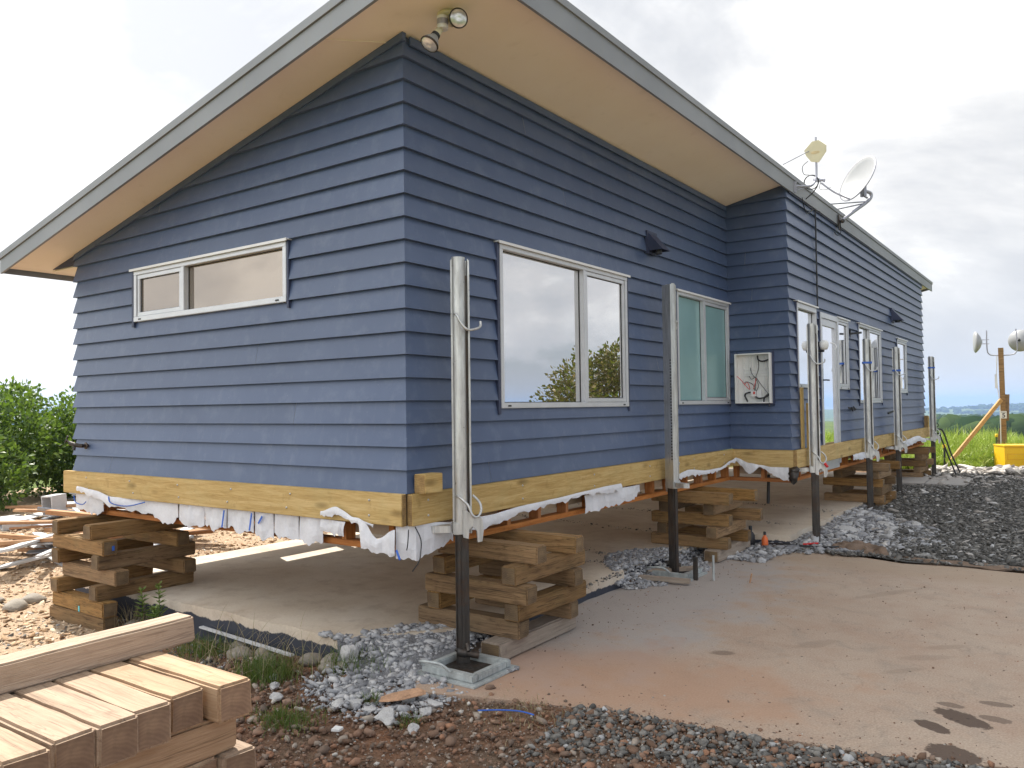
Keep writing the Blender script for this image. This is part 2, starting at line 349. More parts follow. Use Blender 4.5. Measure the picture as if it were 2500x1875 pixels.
# ------------------------------------------------------------------ camera
cd = bpy.data.cameras.new('camera'); cam = bpy.data.objects.new('camera', cd); COL.objects.link(cam); S.camera = cam
CP = Vector((3.5837,-3.8375,1.6978))
ya, pi_, ro = .6194, .0288, -.0133
f_ = Vector((-math.sin(ya)*math.cos(pi_), math.cos(ya)*math.cos(pi_), math.sin(pi_)))
rt = Vector((math.cos(ya), math.sin(ya), 0)); up = rt.cross(f_)
r2 = rt*math.cos(ro)+up*math.sin(ro); u2 = -rt*math.sin(ro)+up*math.cos(ro)
cam.matrix_world = Matrix(((r2.x,u2.x,-f_.x,CP.x),(r2.y,u2.y,-f_.y,CP.y),(r2.z,u2.z,-f_.z,CP.z),(0,0,0,1)))
cd.sensor_width = 36; cd.lens = 36*1959.2/2500; cd.clip_start = .05; cd.clip_end = 60000

# ------------------------------------------------------------------ daylight
SUN = Vector((-.60,.25,1)).normalized()          # towards the sun
el = math.asin(SUN.z); az = math.atan2(SUN.x, SUN.y)
w = bpy.data.worlds.new('World'); S.world = w; w.use_nodes = True
nt = w.node_tree; bg = nt.nodes['Background']
class WT(NT):
    def __init__(s): s.t = nt
W = WT()
sky = W.n('ShaderNodeTexSky', sky_type='NISHITA'); sky.sun_disc = False; sky.sun_elevation = el; sky.sun_rotation = az
sky.altitude = 80; sky.air_density = 1.; sky.dust_density = 2.
tc = W.n('ShaderNodeTexCoord'); sp = W.n('ShaderNodeSeparateXYZ'); W.l(tc.outputs['Generated'], sp.inputs[0])
cb = W.n('ShaderNodeMapping'); W.l(tc.outputs['Generated'], cb.inputs['Vector']); cb.inputs['Scale'].default_value = (1,1,1.9)
big = W.noise(cb.outputs[0], 1.5, 9, .55, .15); det = W.noise(cb.outputs[0], 4.2, 11, .62, .25)
cov = W.math('MULTIPLY_ADD', det, .35, W.math('MULTIPLY', big, .75))
# more open blue sky towards +X (to the right of the picture, seen only in the panes)
cov = W.math('ADD', cov, W.math('MULTIPLY', sp.outputs[0], -.10))
mask = W.ramp(cov, [(.44,.12),(.475,.75),(.53,1)])
shade = W.noise(cb.outputs[0], 2.3, 12, .60, .35)
ccol = W.ramp(shade, [(.38,(6.5,6.65,6.95)),(.45,(7.4,7.5,7.7)),(.51,(8.8,8.8,8.8)),(.56,(11.2,11.2,11.))])
c = W.mix(mask, sky.outputs[0], ccol)
hz = W.ramp(sp.outputs[2], [(0,1),(.06,.55),(.2,0)])
c = W.mix(W.math('MULTIPLY', hz, .8), c, (7.2,7.6,8.2))
gain = W.math('SUBTRACT', W.math('SUBTRACT', 1.0, W.math('MULTIPLY', sp.outputs[1], .34)), W.math('MULTIPLY', sp.outputs[0], .08))  # added sky brightness towards -Y, behind the camera, to lift the gable end
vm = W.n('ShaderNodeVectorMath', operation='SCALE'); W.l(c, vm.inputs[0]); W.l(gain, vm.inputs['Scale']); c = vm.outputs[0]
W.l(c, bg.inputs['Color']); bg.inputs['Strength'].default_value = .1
sd = bpy.data.lights.new('sun', 'SUN'); sd.energy = 4.8; sd.angle = R(.53); sd.color = (1,.95,.87)
so = bpy.data.objects.new('sun', sd); COL.objects.link(so); so.rotation_euler = SUN.to_track_quat('Z','Y').to_euler()
S.view_settings.view_transform = 'Standard'; S.view_settings.look = 'None'; S.view_settings.exposure = .70; S.view_settings.gamma = 1
S.render.engine = 'CYCLES'; S.cycles.max_bounces = 8; S.cycles.diffuse_bounces = 4; S.cycles.transparent_max_bounces = 8
S.cycles.volume_bounces = 0

# ------------------------------------------------------------------ terrain
def fbm(x, y, z=0, o=4): return noise.fractal(Vector((x,y,z)), 1., 2., o)
def local_h(x, y):
    h = 0.
    h -= .12*smoothstep(.2,-2.6,x)*smoothstep(6,2,y)          # lower on the left
    h += .12*smoothstep(7,12,y)*smoothstep(-1,1,x)            # gravel banks up along the far end
    h += .10*smoothstep(12.5,15,y)*smoothstep(-.5,.2,-x)*0
    h -= .03*smoothstep(.1,-.3,y)*smoothstep(-.5,.3,x)
    h += .22*smoothstep(-5,-10,x)
    return h
def ground_h(x, y):
    r = math.hypot(x, y-6)
    h = local_h(x, y)
    if r > 22:
        az_ = math.atan2(x, y-6)
        k = smoothstep(22,60,r); h = h*(1-k)
        prof = [(22,0),(60,-2.2),(150,-6.5),(400,-12),(900,-17),(1400,-36),(2300,-63),(3000,-40),(3900,-20),(5200,-70),(7000,-90),(30000,-90)]
        for (a,b),(c_,d) in zip(prof, prof[1:]):
            if a <= r <= c_: t = (r-a)/(c_-a); h += b+(d-b)*t*t*(3-2*t); break
        amp = 1.2*smoothstep(40,300,r)+5*smoothstep(300,1200,r)
        h += amp*fbm(x/260,y/260,3,5) + 14*smoothstep(1500,3500,r)*fbm(x/900,y/900,9,5)
        if r > 1800: h += (12*math.sin(az_*14+.9)-6)*smoothstep(1800,3000,r)*smoothstep(6000,4500,r)
    return h
def terrain():
    na, rs = 360, [.0]
    r = .35
    while r < 14000: rs.append(r); r *= 1.062 if r > 3 else 1.12
    vs, fs = [], []
    for r in rs:
        for k in range(na):
            # rays packed where the picture looks
            a = 2*math.pi*k/na
            x, y = r*math.sin(a), 6+r*math.cos(a); vs.append((x,y,ground_h(x,y)-.015))
    for i in range(len(rs)-1):
        for k in range(na): fs.append((i*na+k,(i+1)*na+k,(i+1)*na+(k+1)%na,i*na+(k+1)%na))
    me = bpy.data.meshes.new('ground'); me.from_pydata(vs, [], fs); me.polygons.foreach_set('use_smooth',[True]*len(fs))
    m = NT('ground_cover'); P = m.n('ShaderNodeNewGeometry').outputs['Position']
    n1 = m.noise(P, 2., 6, .65, .5); n2 = m.noise(P, 35, 6, .75)
    soil = m.ramp(n1, [(.35,(.30,.12,.055)),(.6,(.19,.13,.09))]); soil = m.mix(.5, soil, m.ramp(n2, [(.35,(.05,.035,.025)),(.65,(.25,.18,.13))]))
    n3 = m.noise(P, .02, 8, .65); n4 = m.noise(P, .35, 6, .7); 
    far = m.ramp(n3, [(.38,(.035,.055,.02)),(.52,(.06,.09,.03)),(.62,(.13,.17,.05))]); far = m.mix(.5, far, m.ramp(n4, [(.3,(.06,.09,.02)),(.7,(.2,.25,.07))]))
    ds = m.n('ShaderNodeVectorMath', operation='DISTANCE'); m.l(P, ds.inputs[0]); ds.inputs[1].default_value = (0,5,0)
    k = m.ramp(m.math('ADD', m.math('DIVIDE', ds.outputs['Value'], 30.), m.math('MULTIPLY', n1, .05)), [(.44,0),(.48,1)])
    m.col(m.mix(k, soil, far)); m.set(Roughness=.95); m.b.inputs['Specular IOR Level'].default_value = .1; m.bump(n2, .6, .02)
    me.materials.append(m.mat); o = bpy.data.objects.new('ground', me); COL.objects.link(o); tag(o, kind='structure'); return o
terrain()
wm = NT('sea_water'); wm.col((.2,.23,.25)); wm.set(Roughness=.5); wm.bump(wm.noise(wm.coord('Object'), .05, 4), .2, 1.)
b = MB(); b.lathe((0,0,-60), (0,0,1), [(0,0),(20000,0)], 96); tag(b.build('water', wm.mat), kind='structure')

# sheets of different ground, each 4 mm above the last
def sheet(name, poly, z, mat, nz=.04, step=.12, zf=None):
    P = []
    for i in range(len(poly)):
        a, c_ = Vector(poly[i]), Vector(poly[(i+1)%len(poly)]); n = max(1,int((c_-a).length/step))
        for k in range(n):
            p = a.lerp(c_, k/n); d = fbm(p.x*2.3,p.y*2.3,1,4)*nz; e = fbm(p.x*2.3+9,p.y*2.3,4,4)*nz; P.append((p.x+d,p.y+e))
    bm = bmesh.new(); vs = [bm.verts.new((x,y,0)) for x,y in P]; es = [bm.edges.new((vs[i],vs[(i+1)%len(vs)])) for i in range(len(vs))]
    bmesh.ops.triangle_fill(bm, use_beauty=True, use_dissolve=False, edges=es, normal=(0,0,1))
    if zf:
        for _ in range(3): bmesh.ops.subdivide_edges(bm, edges=[e for e in bm.edges if e.calc_length() > .5], cuts=1, use_grid_fill=False); bmesh.ops.triangulate(bm, faces=bm.faces)
    for v in bm.verts: v.co.z = z+(zf(v.co.x,v.co.y) if zf else 0)
    bmesh.ops.recalc_face_normals(bm, faces=bm.faces)
    me = bpy.data.meshes.new(name); bm.to_mesh(me); bm.free(); me.materials.append(mat)
    o = bpy.data.objects.new(name, me); COL.objects.link(o); return o
drive_edge = [(-.05,-.02),(.3,-.2),(.6,-.10),(1.0,.02),(1.4,.13),(2.08,.24),(2.65,.33),(3.3,.55),(4.2,.75),(7,1.1)]
drive_poly = drive_edge + [(7,5.6),(4,5.5),(3.05,5.5),(2.5,5.55),(1.96,5.45),(1.05,5.72),(.46,5.4),(.29,4.8),(.02,4.6)]
b = MB()
o = sheet('driveway', drive_poly, 0, M['drive']); tag(o, kind='structure')
# give the driveway its thickness
bm = bmesh.new(); bm.from_mesh(o.data); ex = bmesh.ops.extrude_face_region(bm, geom=bm.faces[:])
for v in [g for g in ex['geom'] if isinstance(g, bmesh.types.BMVert)]: v.co.z -= .09
bmesh.ops.recalc_face_normals(bm, faces=bm.faces); bm.to_mesh(o.data); bm.free()

# ------------------------------------------------------------------ floor slab left behind (L-shaped)
SL = [(-.62,-.02),(-.50,.10),(-.30,.34),(-.10,.62),(0.0,.92),(0,2.95),(-.08,3.1),(-.2,3.6),(-.05,4.3),(0,5.7),(.70,5.85),(.72,15.4),(-4.25,15.4),(-4.25,-.02),(-1.2,-.02)]
o = sheet('floor_slab', SL, .13, M['slab'], .025, .07); tag(o, 'bare concrete floor slab with dark edge left under the raised house', 'floor slab')
bm = bmesh.new(); bm.from_mesh(o.data); ex = bmesh.ops.extrude_face_region(bm, geom=bm.faces[:])
for v in [g for g in ex['geom'] if isinstance(g, bmesh.types.BMVert)]: v.co.z = -.16
bmesh.ops.recalc_face_normals(bm, faces=bm.faces); bm.to_mesh(o.data); bm.free()

# ------------------------------------------------------------------ house
house = empty('raised_house', (0,0,0))
tag(house, 'blue weatherboard house with sloping roof lifted on jacks and timber cribs', 'house')
SLP = .2191; ZB = 1.15; PITCH = .15
def zsof(x): return 4.15+SLP*x
def off(z):           # outward offset of the lapped boards at height z
    k = ((z-ZB)/PITCH) % 1.; return .030-.024*k
def clip(poly, fn):   # keep fn(p) >= 0
    out = []
    for i in range(len(poly)):
        a, c_ = poly[i], poly[(i+1)%len(poly)]; fa, fc = fn(a), fn(c_)
        if fa >= 0: out.append(a)
        if fa*fc < 0: t = fa/(fa-fc); out.append((a[0]+(c_[0]-a[0])*t, a[1]+(c_[1]-a[1])*t))
    return out
class Wall:
    def __init__(s, w): s.w = w
def cladding(W3, u0, u1, ztop, holes, e0=0, e1=0, top_fn=None):
    """W3(u, n, z) -> world. e0/e1: +1 outer corner, -1 inner corner (mitred), 0 square"""
    mb = MB(); k = 0
    while ZB+k*PITCH < ztop:
        za, zb = ZB+k*PITCH, ZB+(k+1)*PITCH; cuts = sorted(set([za,zb]+[z for h in holes for z in (h[2],h[3]) if za < z < zb]))
        for z0, z1 in zip(cuts, cuts[1:]):
            zm = (z0+z1)/2; spans = [(u0,u1)]
            for h in holes:
                if h[2] < zm < h[3]:
                    ns = []
                    for a, c_ in spans:
                        if h[1] <= a or h[0] >= c_: ns.append((a,c_)); continue
                        if h[0] > a: ns.append((a,h[0]))
                        if h[1] < c_: ns.append((h[1],c_))
                    spans = ns
            js = [] if k%3 else [u0+(u1-u0)*(.15+.7*((k*.618)%1))]
            for jx in js: spans = [q for a,c_ in spans for q in (((a,jx-.0012),(jx+.0012,c_)) if a+.2 < jx < c_-.2 else ((a,c_),))]
            for a, c_ in spans:
                o0 = .035-.030*((z0-za)/PITCH); o1 = .035-.030*((z1-za)/PITCH)
                ea = e0 if a == u0 else 0; ec = e1 if c_ == u1 else 0
                n = max(1, int((c_-a)/.5)) if not top_fn else 1
                poly = [(a,z0),(c_,z0),(c_,z1),(a,z1)]
                if top_fn: poly = clip(poly, lambda p: top_fn(p[0])-p[1])
                if len(poly) < 3: continue
                vs = []
                for (u,z) in poly:
                    o_ = o0+(o1-o0)*((z-z0)/(z1-z0))
                    uu = u-ea*o_ if abs(u-a) < 1e-6 else (u+ec*o_ if abs(u-c_) < 1e-6 else u)
                    vs.append(W3(uu, o_, z))
                mb.add(vs, [tuple(range(len(vs)))])
                bot = [(u,z) for u,z in poly if abs(z-za) < 1e-6]
                if len(bot) == 2:
                    (ua,_),(uc,_) = bot; oi = .002 if k else -.02
                    f = lambda u,o_: (u-ea*o_ if abs(u-a) < 1e-6 else (u+ec*o_ if abs(u-c_) < 1e-6 else u))
                    mb.add([W3(f(ua,.035),.035,za),W3(f(uc,.035),.035,za),W3(f(uc,oi),oi,za),W3(f(ua,oi),oi,za)], [(0,1,2,3)])
        k += 1
    return mb
WR = lambda u,n,z: (n, u, z)              # long face beside the driveway (x = 0)
WE = lambda u,n,z: (u, -n, z)             # gable end facing left of the picture (y = 0)
WI = lambda u,n,z: (u, 5.8-n, z)          # short return wall
WL = lambda u,n,z: (.74+n, u, z)          # far long wall
WB = lambda u,n,z: (-4.25-n, u, z)        # back wall
WF = lambda u,n,z: (u, 15.5+n, z)         # far end
hE = [(-3.20,-1.14,2.49,2.94)]
hR = [(1.0,3.06,1.69,2.935),(4.22,5.775,1.70,2.935)]
hL = [(6.07,6.93,1.89,2.935),(7.10,8.02,ZB-.1,2.90),(8.02,8.66,1.89,2.90),(9.33,11.0,1.69,2.92),(12.45,13.40,1.87,2.88)]
hB = [(2.0,2.85,1.30,1.93),(2.95,3.7,1.3,1.93),(8,9.5,1.7,2.7),(11.5,13,1.7,2.7)]
clip_top = .012
cladding(WE, -4.25, 0, 4.2, hE, 1, 1, lambda u: zsof(u)-.004).build('weatherboard_wall', M['clad'], house)
cladding(WR, 0, 5.8, 4.15, hR, 1, -1, lambda u: 4.146).build('weatherboard_wall', M['clad'], house)
cladding(WI, 0, .74, 4.35, [], -1, 1, lambda u: zsof(u)-.004).build('weatherboard_wall', M['clad'], house)
cladding(WL, 5.8, 15.5, 4.31, hL, 1, 1, lambda u: 4.27).build('weatherboard_wall', M['clad'], house)
cladding(WB, 0, 15.5, 3.22, hB, 1, 1, lambda u: 3.21).build('weatherboard_wall', M['clad'], house)
cladding(WF, -4.25, .74, 4.35, [], 1, 1, lambda u: zsof(u)-.004).build('weatherboard_wall', M['clad'], house)
# inner lining, with the same openings, seen below the timbers and through the gap
def lining(W3, u0, u1, z0, z1, holes, d=.105, top_fn=None):
    mb = MB(); us = sorted(set([u0,u1]+[x for h in holes for x in h[:2]])); zs = sorted(set([z0,z1]+[z for h in holes for z in (h[2],h[3]) if z0 < z < z1]))
    for a,c_ in zip(us,us[1:]):
        for e,g in zip(zs,zs[1:]):
            if any(h[0] <= (a+c_)/2 <= h[1] and h[2] <= (e+g)/2 <= h[3] for h in holes): continue
            poly = [(a,e),(c_,e),(c_,g),(a,g)]
            if top_fn: poly = clip(poly, lambda p: top_fn(p[0])-p[1])
            if len(poly) < 3: continue
            for n_, rev in ((-d,0),(-d-.012,1)):
                vs = [W3(u,n_,z) for u,z in poly]; mb.add(vs, [tuple(range(len(vs)))])
            if abs(e-z0) < 1e-6: mb.add([W3(a,-d,e),W3(c_,-d,e),W3(c_,-d-.012,e),W3(a,-d-.012,e)], [(0,1,2,3)])
    return mb
for W3,u0,u1,zt,h,tf in ((WE,-4.14,-.11,4.2,hE,lambda u: zsof(u)-.02),(WR,.12,5.68,4.0,hR,None),(WI,0,.62,4.2,[],None),(WL,5.92,15.4,4.1,hL,None),(WB,.12,15.38,3.1,hB,None)):
    lining(W3,u0,u1,.84,zt,h,top_fn=tf).build('wall_lining', M['lining'], house, recalc=False)
# roof: sloped slab with soffit underside
RX0, RX1, RY0, RY1 = -4.83, .775, -.42, 16.75
mb = MB(); z_ = lambda x,d: zsof(x)+d
def slab_sloped(x0,x1,y0,y1,d0,d1,name,mat):
    m_ = MB(); vs = [(x,y,z_(x,d)) for d in (d0,d1) for x,y in ((x0,y0),(x1,y0),(x1,y1),(x0,y1))]
    m_.add(vs, [(0,3,2,1),(4,5,6,7),(0,1,5,4),(1,2,6,5),(2,3,7,6),(3,0,4,7)]); return m_.build(name, mat, house)
slab_sloped(RX0+.02,RX1-.02,RY0+.02,RY1-.02,0,.02,'soffit',M['soffit'])
slab_sloped(RX0+.01,RX1-.01,RY0+.01,RY1-.01,.024,.13,'roof',M['fascia'])
# a beige lower eave soffit and its dark gable cheek at the low side
m_ = MB(); m_.box((-4.82,.0,3.105),(-4.285,15.9,3.117)); m_.build('eave_soffit', M['soffit'], house)
m_ = MB(); m_.prism([(-4.72,3.118),(-4.27,3.118),(-4.27,zsof(-4.27)-.005)], -.026, -.012, 0, Matrix(((1,0,0,0),(0,0,1,0),(0,1,0,0),(0,0,0,1)))); m_.build('gable_cheek', M['navy_trim'], house)
# soffit sheet joint
m_ = MB(); m_.bar((-.1,.0,zsof(-.1)-.003),(-.35,-.41,zsof(-.35)-.003),.014,.006); m_.build('soffit_joint', M['soffit'], house)
# fascia boards and the cover flashing above them
m_ = MB()
m_.box((RX1,RY0-.02,zsof(RX1)-.09),(RX1+.022,RY1+.02,zsof(RX1)+.07)); m_.box((RX0-.02,RY0-.02,zsof(RX0)-.045),(RX0,RY1+.02,zsof(RX0)+.1))
vs = [(x,y,zsof(x)+d) for y in (RY0-.022,RY0) for x,d in ((RX0-.02,-.045),(RX1,-.045),(RX1,.085),(RX0-.02,.085))]
m_.add(vs, [(0,1,2,3),(7,6,5,4),(0,4,5,1),(1,5,6,2),(2,6,7,3),(3,7,4,0)])
vs = [(x,y,zsof(x)+d) for y in (RY1,RY1+.022) for x,d in ((RX0-.02,-.045),(RX1,-.045),(RX1,.085),(RX0-.02,.085))]
m_.add(vs, [(0,1,2,3),(7,6,5,4),(0,4,5,1),(1,5,6,2),(2,6,7,3),(3,7,4,0)])
m_.build('fascia', M['fascia'], house)
m_ = MB()
m_.box((RX1-.02,RY0-.035,zsof(RX1)+.07),(RX1+.036,RY1+.035,zsof(RX1)+.122)); 
vs = [(x,y,zsof(x)+d) for y in (RY0-.036,RY0+.05) for x,d in ((RX0-.03,.088),(RX1-.021,.088),(RX1-.021,.145),(RX0-.03,.145))]
m_.add(vs, [(0,1,2,3),(7,6,5,4),(0,4,5,1),(1,5,6,2),(2,6,7,3),(3,7,4,0)])
m_.build('roof_flashing', M['fascia'], house)
m_ = MB(); m_.box((.029,.03,4.085),(.045,5.74,4.140)); m_.build('top_trim', M['clad'], house)
m_ = MB(); vs = [(x,y,zsof(x)+d) for y in (-.036,-.004) for x,d in ((-4.27,-.055),(.034,-.055),(.034,-.004),(-4.27,-.004))]
m_.add(vs, [(0,1,2,3),(7,6,5,4),(0,4,5,1),(1,5,6,2),(2,6,7,3),(3,7,4,0)]); m_.build('rake_trim', M['clad'], house)
m_ = MB(); m_.bar((.775,15.52,zsof(.75)-.09),(.775,5.84,zsof(.75)-.09),.012,.02); m_.build('eave_bead', M['navy_trim'], house)

# ---- windows
def wbox(mb, W3, u0,u1,n0,n1,z0,z1, mi=0):
    vs = [Vector(W3(u,n,z)) for n in (n0,n1) for u,z in ((u0,z0),(u1,z0),(u1,z1),(u0,z1))]
    mb.add(vs, [(0,1,2,3),(7,6,5,4),(0,4,5,1),(1,5,6,2),(2,6,7,3),(3,7,4,0)], mi)
def window(W3, u0,u1,z0,z1, mull, sash, glass, name='window', fw=.042, head=True, sill=True, wide_head=.0):
    fr = MB(); n0, n1 = -.05, .040
    wbox(fr,W3,u0,u1,n0,n1,z0,z0+fw); wbox(fr,W3,u0,u1,n0,n1,z1-fw-wide_head,z1)
    wbox(fr,W3,u0,u0+fw,n0,n1-.002,z0+fw,z1-fw-wide_head); wbox(fr,W3,u1-fw,u1,n0,n1-.002,z0+fw,z1-fw-wide_head)
    for u in mull: wbox(fr,W3,u-.022,u+.022,n0,n1-.003,z0+fw,z1-fw-wide_head)
    root = fr.build(name, M['alu'], house, bevel=.003)
    edges = [u0]+list(mull)+[u1]
    for i,(a,c_) in enumerate(zip(edges,edges[1:])):
        a2 = a+(fw if i == 0 else .022); c2 = c_-(fw if i == len(edges)-2 else .022); g0, g1 = z0+fw, z1-fw-wide_head
        if sash[i]:
            s_ = MB(); q = .036
            wbox(s_,W3,a2+.003,c2-.003,-.03,.030,g0+.003,g0+q); wbox(s_,W3,a2+.003,c2-.003,-.03,.030,g1-q,g1-.003)
            wbox(s_,W3,a2+.003,a2+q,-.03,.028,g0+q,g1-q); wbox(s_,W3,c2-q,c2-.003,-.03,.028,g0+q,g1-q)
            s_.build('sash', M['alu'], root, bevel=.002); a2 += q; c2 -= q; g0 += q; g1 -= q; d = .008
        else: d = -.012
        p_ = MB(); wbox(p_,W3,a2-.004,c2+.004,d-.006,d,g0-.004,g1+.004); p_.build('pane', glass, root)
        gk = MB()
        for (x0,x1,y0,y1) in ((a2,c2,g0,g0+.006),(a2,c2,g1-.006,g1),(a2,a2+.006,g0,g1),(c2-.006,c2,g0,g1)): wbox(gk,W3,x0,x1,d+.001,d+.005,y0,y1)
        gk.build('gasket', M['black'], root)
    if head:
        h_ = MB(); wbox(h_,W3,u0-.035,u1+.03,.0,.062,z1+.002,z1+.012); wbox(h_,W3,u0-.035,u1+.03,.056,.062,z1-.008,z1+.002); h_.build('head_flashing', M['alu_white'], root)
    j_ = MB()
    for a,c_ in ((u0-.034,u0-.003),(u1+.003,u1+.024)): wbox(j_,W3,a,c_,.0,.036,z0-.045,z1-.001)
    j_.build('side_flashing', M['navy_trim'], root)
    d_ = MB()
    for u in (u0+.10,u1-.10): wbox(d_,W3,u-.018,u+.018,n1,n1+.004,z0+.012,z0+.024)
    d_.build('drain_cap', M['black'], root)
    return root
window(WE,-3.20,-1.14,2.49,2.94,[-2.46],[True,False],M['glass_end'])
window(WR,1.0,3.06,1.69,2.935,[2.26],[False,True],M['glass'])
window(WR,4.22,5.775,1.70,2.935,[4.985],[False,True],M['glass_frost'])
window(WL,6.07,6.93,1.89,2.935,[],[False],M['glass_far'], wide_head=.03)
window(WL,8.03,8.66,1.89,2.90,[],[True],M['glass_far'])
window(WL,9.33,11.0,1.69,2.92,[10.1],[False,True],M['glass_far'])
window(WL,12.45,13.40,1.87,2.88,[],[True],M['glass_far'])
# the brown curtain that shows in the two opened sashes of the long wall
# door
dr = MB(); u0,u1,z0,z1 = 7.10,8.02,.86,2.90
wbox(dr,WL,u0,u0+.05,-.05,.045,z0,z1); wbox(dr,WL,u1-.05,u1,-.05,.045,z0,z1); wbox(dr,WL,u0+.05,u1-.05,-.05,.045,z1-.07,z1)
door = dr.build('door', M['alu'], house, bevel=.003)
lf = MB(); wbox(lf,WL,u0+.055,u0+.14,-.03,.03,z0+.02,z1-.075); wbox(lf,WL,u1-.14,u1-.055,-.03,.03,z0+.02,z1-.075); wbox(lf,WL,u0+.14,u1-.14,-.03,.03,z1-.165,z1-.075); wbox(lf,WL,u0+.14,u1-.14,-.03,.03,z0+.02,z0+.22)
lf.build('door_leaf', M['alu'], door, bevel=.002)
lf = MB(); wbox(lf,WL,u0+.135,u1-.135,.0,.008,z0+.215,z1-.16); lf.build('pane', M['glass_far'], door)
lf = MB(); wbox(lf,WL,7.145,7.185,.031,.04,1.75,2.15); lf.tube([WL(7.165,.04,2.0),WL(7.165,.085,2.0),WL(7.28,.09,2.0)],.010); lf.build('handle', M['black'], door)
lf = MB(); lf.tube(smooth_path([WL(7.62,.03,2.52),WL(7.62,.09,2.50),WL(7.58,.12,2.46),WL(7.56,.1,2.42)]),.008); lf.build('door_hook', M['alu_white'], door)
lf = MB(); wbox(lf,WL,7.06,7.095,0,.04,1.15,2.9); lf.build('door_flashing', M['navy_trim'], door)
# glass float lamp beside the door and a hook on the wall
lf = MB(); lf.lathe(WL(7.02,.10,2.46),(0,0,1),[(0,-.075),(.04,-.065),(.055,-.03),(.06,0),(.055,.03),(.04,.05),(.0,.056)],16); 
wl = lf.build('wall_lamp', M['white_plastic'], house)
lf = MB(); lf.tube([WL(7.02,.01,2.38),WL(7.02,.10,2.38)],.02); lf.build('lamp_arm', M['black'], wl)
lf = MB(); lf.bar(WL(8.78,.02,2.72),WL(8.92,.16,2.74),.02,.03); lf.bar(WL(8.78,.02,2.66),WL(8.78,.03,2.78),.03,.03); lf.build('wall_hook', M['black'], house)
# cowl vents
def cowl(W3, u, z, s=1.):
    m_ = MB(); n = .045
    vs = [W3(u-.10*s,n,z-.09*s),W3(u-.10*s,n,z+.11*s),W3(u-.10*s,n+.17*s,z-.09*s), W3(u+.10*s,n,z-.09*s),W3(u+.10*s,n,z+.11*s),W3(u+.10*s,n+.17*s,z-.09*s)]
    m_.add(vs, [(0,1,2),(3,5,4),(1,4,5,2)]); wbox(m_,W3,u-.125*s,u+.125*s,.02,n,z-.12*s,z+.135*s)
    r = m_.build('vent_cowl', M['navy_trim'], house)
    k = MB(); k.tube([W3(u,n+.07*s,z-.08*s),W3(u,n+.07*s,z-.125*s)],.045*s,14); k.build('vent_pipe', M['black'], r)
cowl(WR,3.62,3.34,.9); cowl(WL,12.1,3.27,1.)
# garden tap on the gable end
t = MB(); t.tube([(-4.02,-.02,1.39),(-4.02,-.07,1.39)],.016); t.lathe((-4.02,-.035,1.39),(0,-1,0),[(.0,0),(.032,.002),(.032,.01),(.0,.012)],14)
t.tube(smooth_path([(-4.02,-.07,1.39),(-4.05,-.1,1.395),(-4.09,-.13,1.41),(-4.12,-.14,1.42)]),[.019]*19); t.tube([(-4.07,-.12,1.40),(-4.07,-.125,1.35)],.014)
t.tube([(-4.12,-.14,1.42),(-4.155,-.15,1.45)],.008); t.bar((-4.18,-.15,1.42),(-4.135,-.15,1.485),.012,.012)
t.build('garden_tap', M['steel_dark'], house)
# pipe stubs and a scribble on the far wall
t = MB(); t.bar(WL(8.55,.03,1.62),WL(8.95,.05,1.60),.012,.03); t.tube(smooth_path([WL(8.7,.045,1.63),WL(8.76,.05,1.57),WL(8.83,.045,1.64),WL(8.88,.05,1.58)]),.008); t.bar(WL(11.45,.03,1.50),WL(11.75,.08,1.54),.02,.03); t.build('wall_spike', M['black'], house)

# ---- new lifting timbers bolted round the bottom of the walls
def beam(name, p, q, w_, z0, z1, mat='pine'):
    """rectangular board from p to q (plan), built along its own X so the grain runs with it"""
    p, q = Vector((*p,0)), Vector((*q,0)); L = (q-p).length; m_ = MB(); m_.box((0,-w_/2,z0),(L,w_/2,z1))
    m_.m = [0,0,0,1,0,1] if mat == 'pine' else m_.m
    o = m_.build(name, [M[mat],M['pine_end']], house, bevel=.004); o.location = p; o.rotation_euler = (0,0,math.atan2(q.y-p.y,q.x-p.x)); return o
beam('lifting_beam', (-4.37,-.0545),(.028,-.0545),.047,.945,1.150)
beam('lifting_beam', (.0535,-.031),(.0535,5.745),.047,.945,1.147)
beam('lifting_beam', (.033,5.745),(.79,5.745),.045,.945,1.146)
beam('lifting_beam', (.815,5.722),(.815,15.6),.046,.940,1.148)
beam('lifting_beam', (-4.304,15.5),(-4.304,-.03),.047,.945,1.15)
beam('packing_block', (.085,.03),(.085,.205),.095,1.149,1.272)
beam('packing_block', (.815,15.25),(.815,15.36),.07,1.15,1.40); beam('packing_block', (.815,15.4),(.815,15.5),.05,1.15,1.38)
m_ = MB(); m_.box((0,-.045,0),(.74,.045,.022)); o = m_.build('upright_board', [M['pine'],M['pine_end']], house, bevel=.003); o.matrix_world = Matrix.Translation((.80,6.14,1.15)) @ Matrix.Rotation(R(-90),4,'Y')
m_ = MB(); m_.box((0,-.03,0),(.55,.03,.022)); o = m_.build('upright_board', [M['pine'],M['pine_end']], house, bevel=.003); o.matrix_world = Matrix.Translation((.83,6.27,1.15)) @ Matrix.Rotation(R(-90),4,'Y')
# bolts
m_ = MB()
for x in (-3.9,-3.15,-2.45,-1.75,-1.05,-.22):
    for z in (1.0,1.1): m_.lathe((x+random.uniform(-.05,.05),-.078,z),(0,-1,0),[(.008,0),(.008,.004),(0,.006)],8)
for y in (.12,1.2,2.3,3.4,4.5,5.4):
    for z in (1.0,1.1): m_.lathe((.077,y,z),(1,0,0),[(.008,0),(.008,.004),(0,.006)],8)
m_.build('bolt_heads', M['galv'], house)
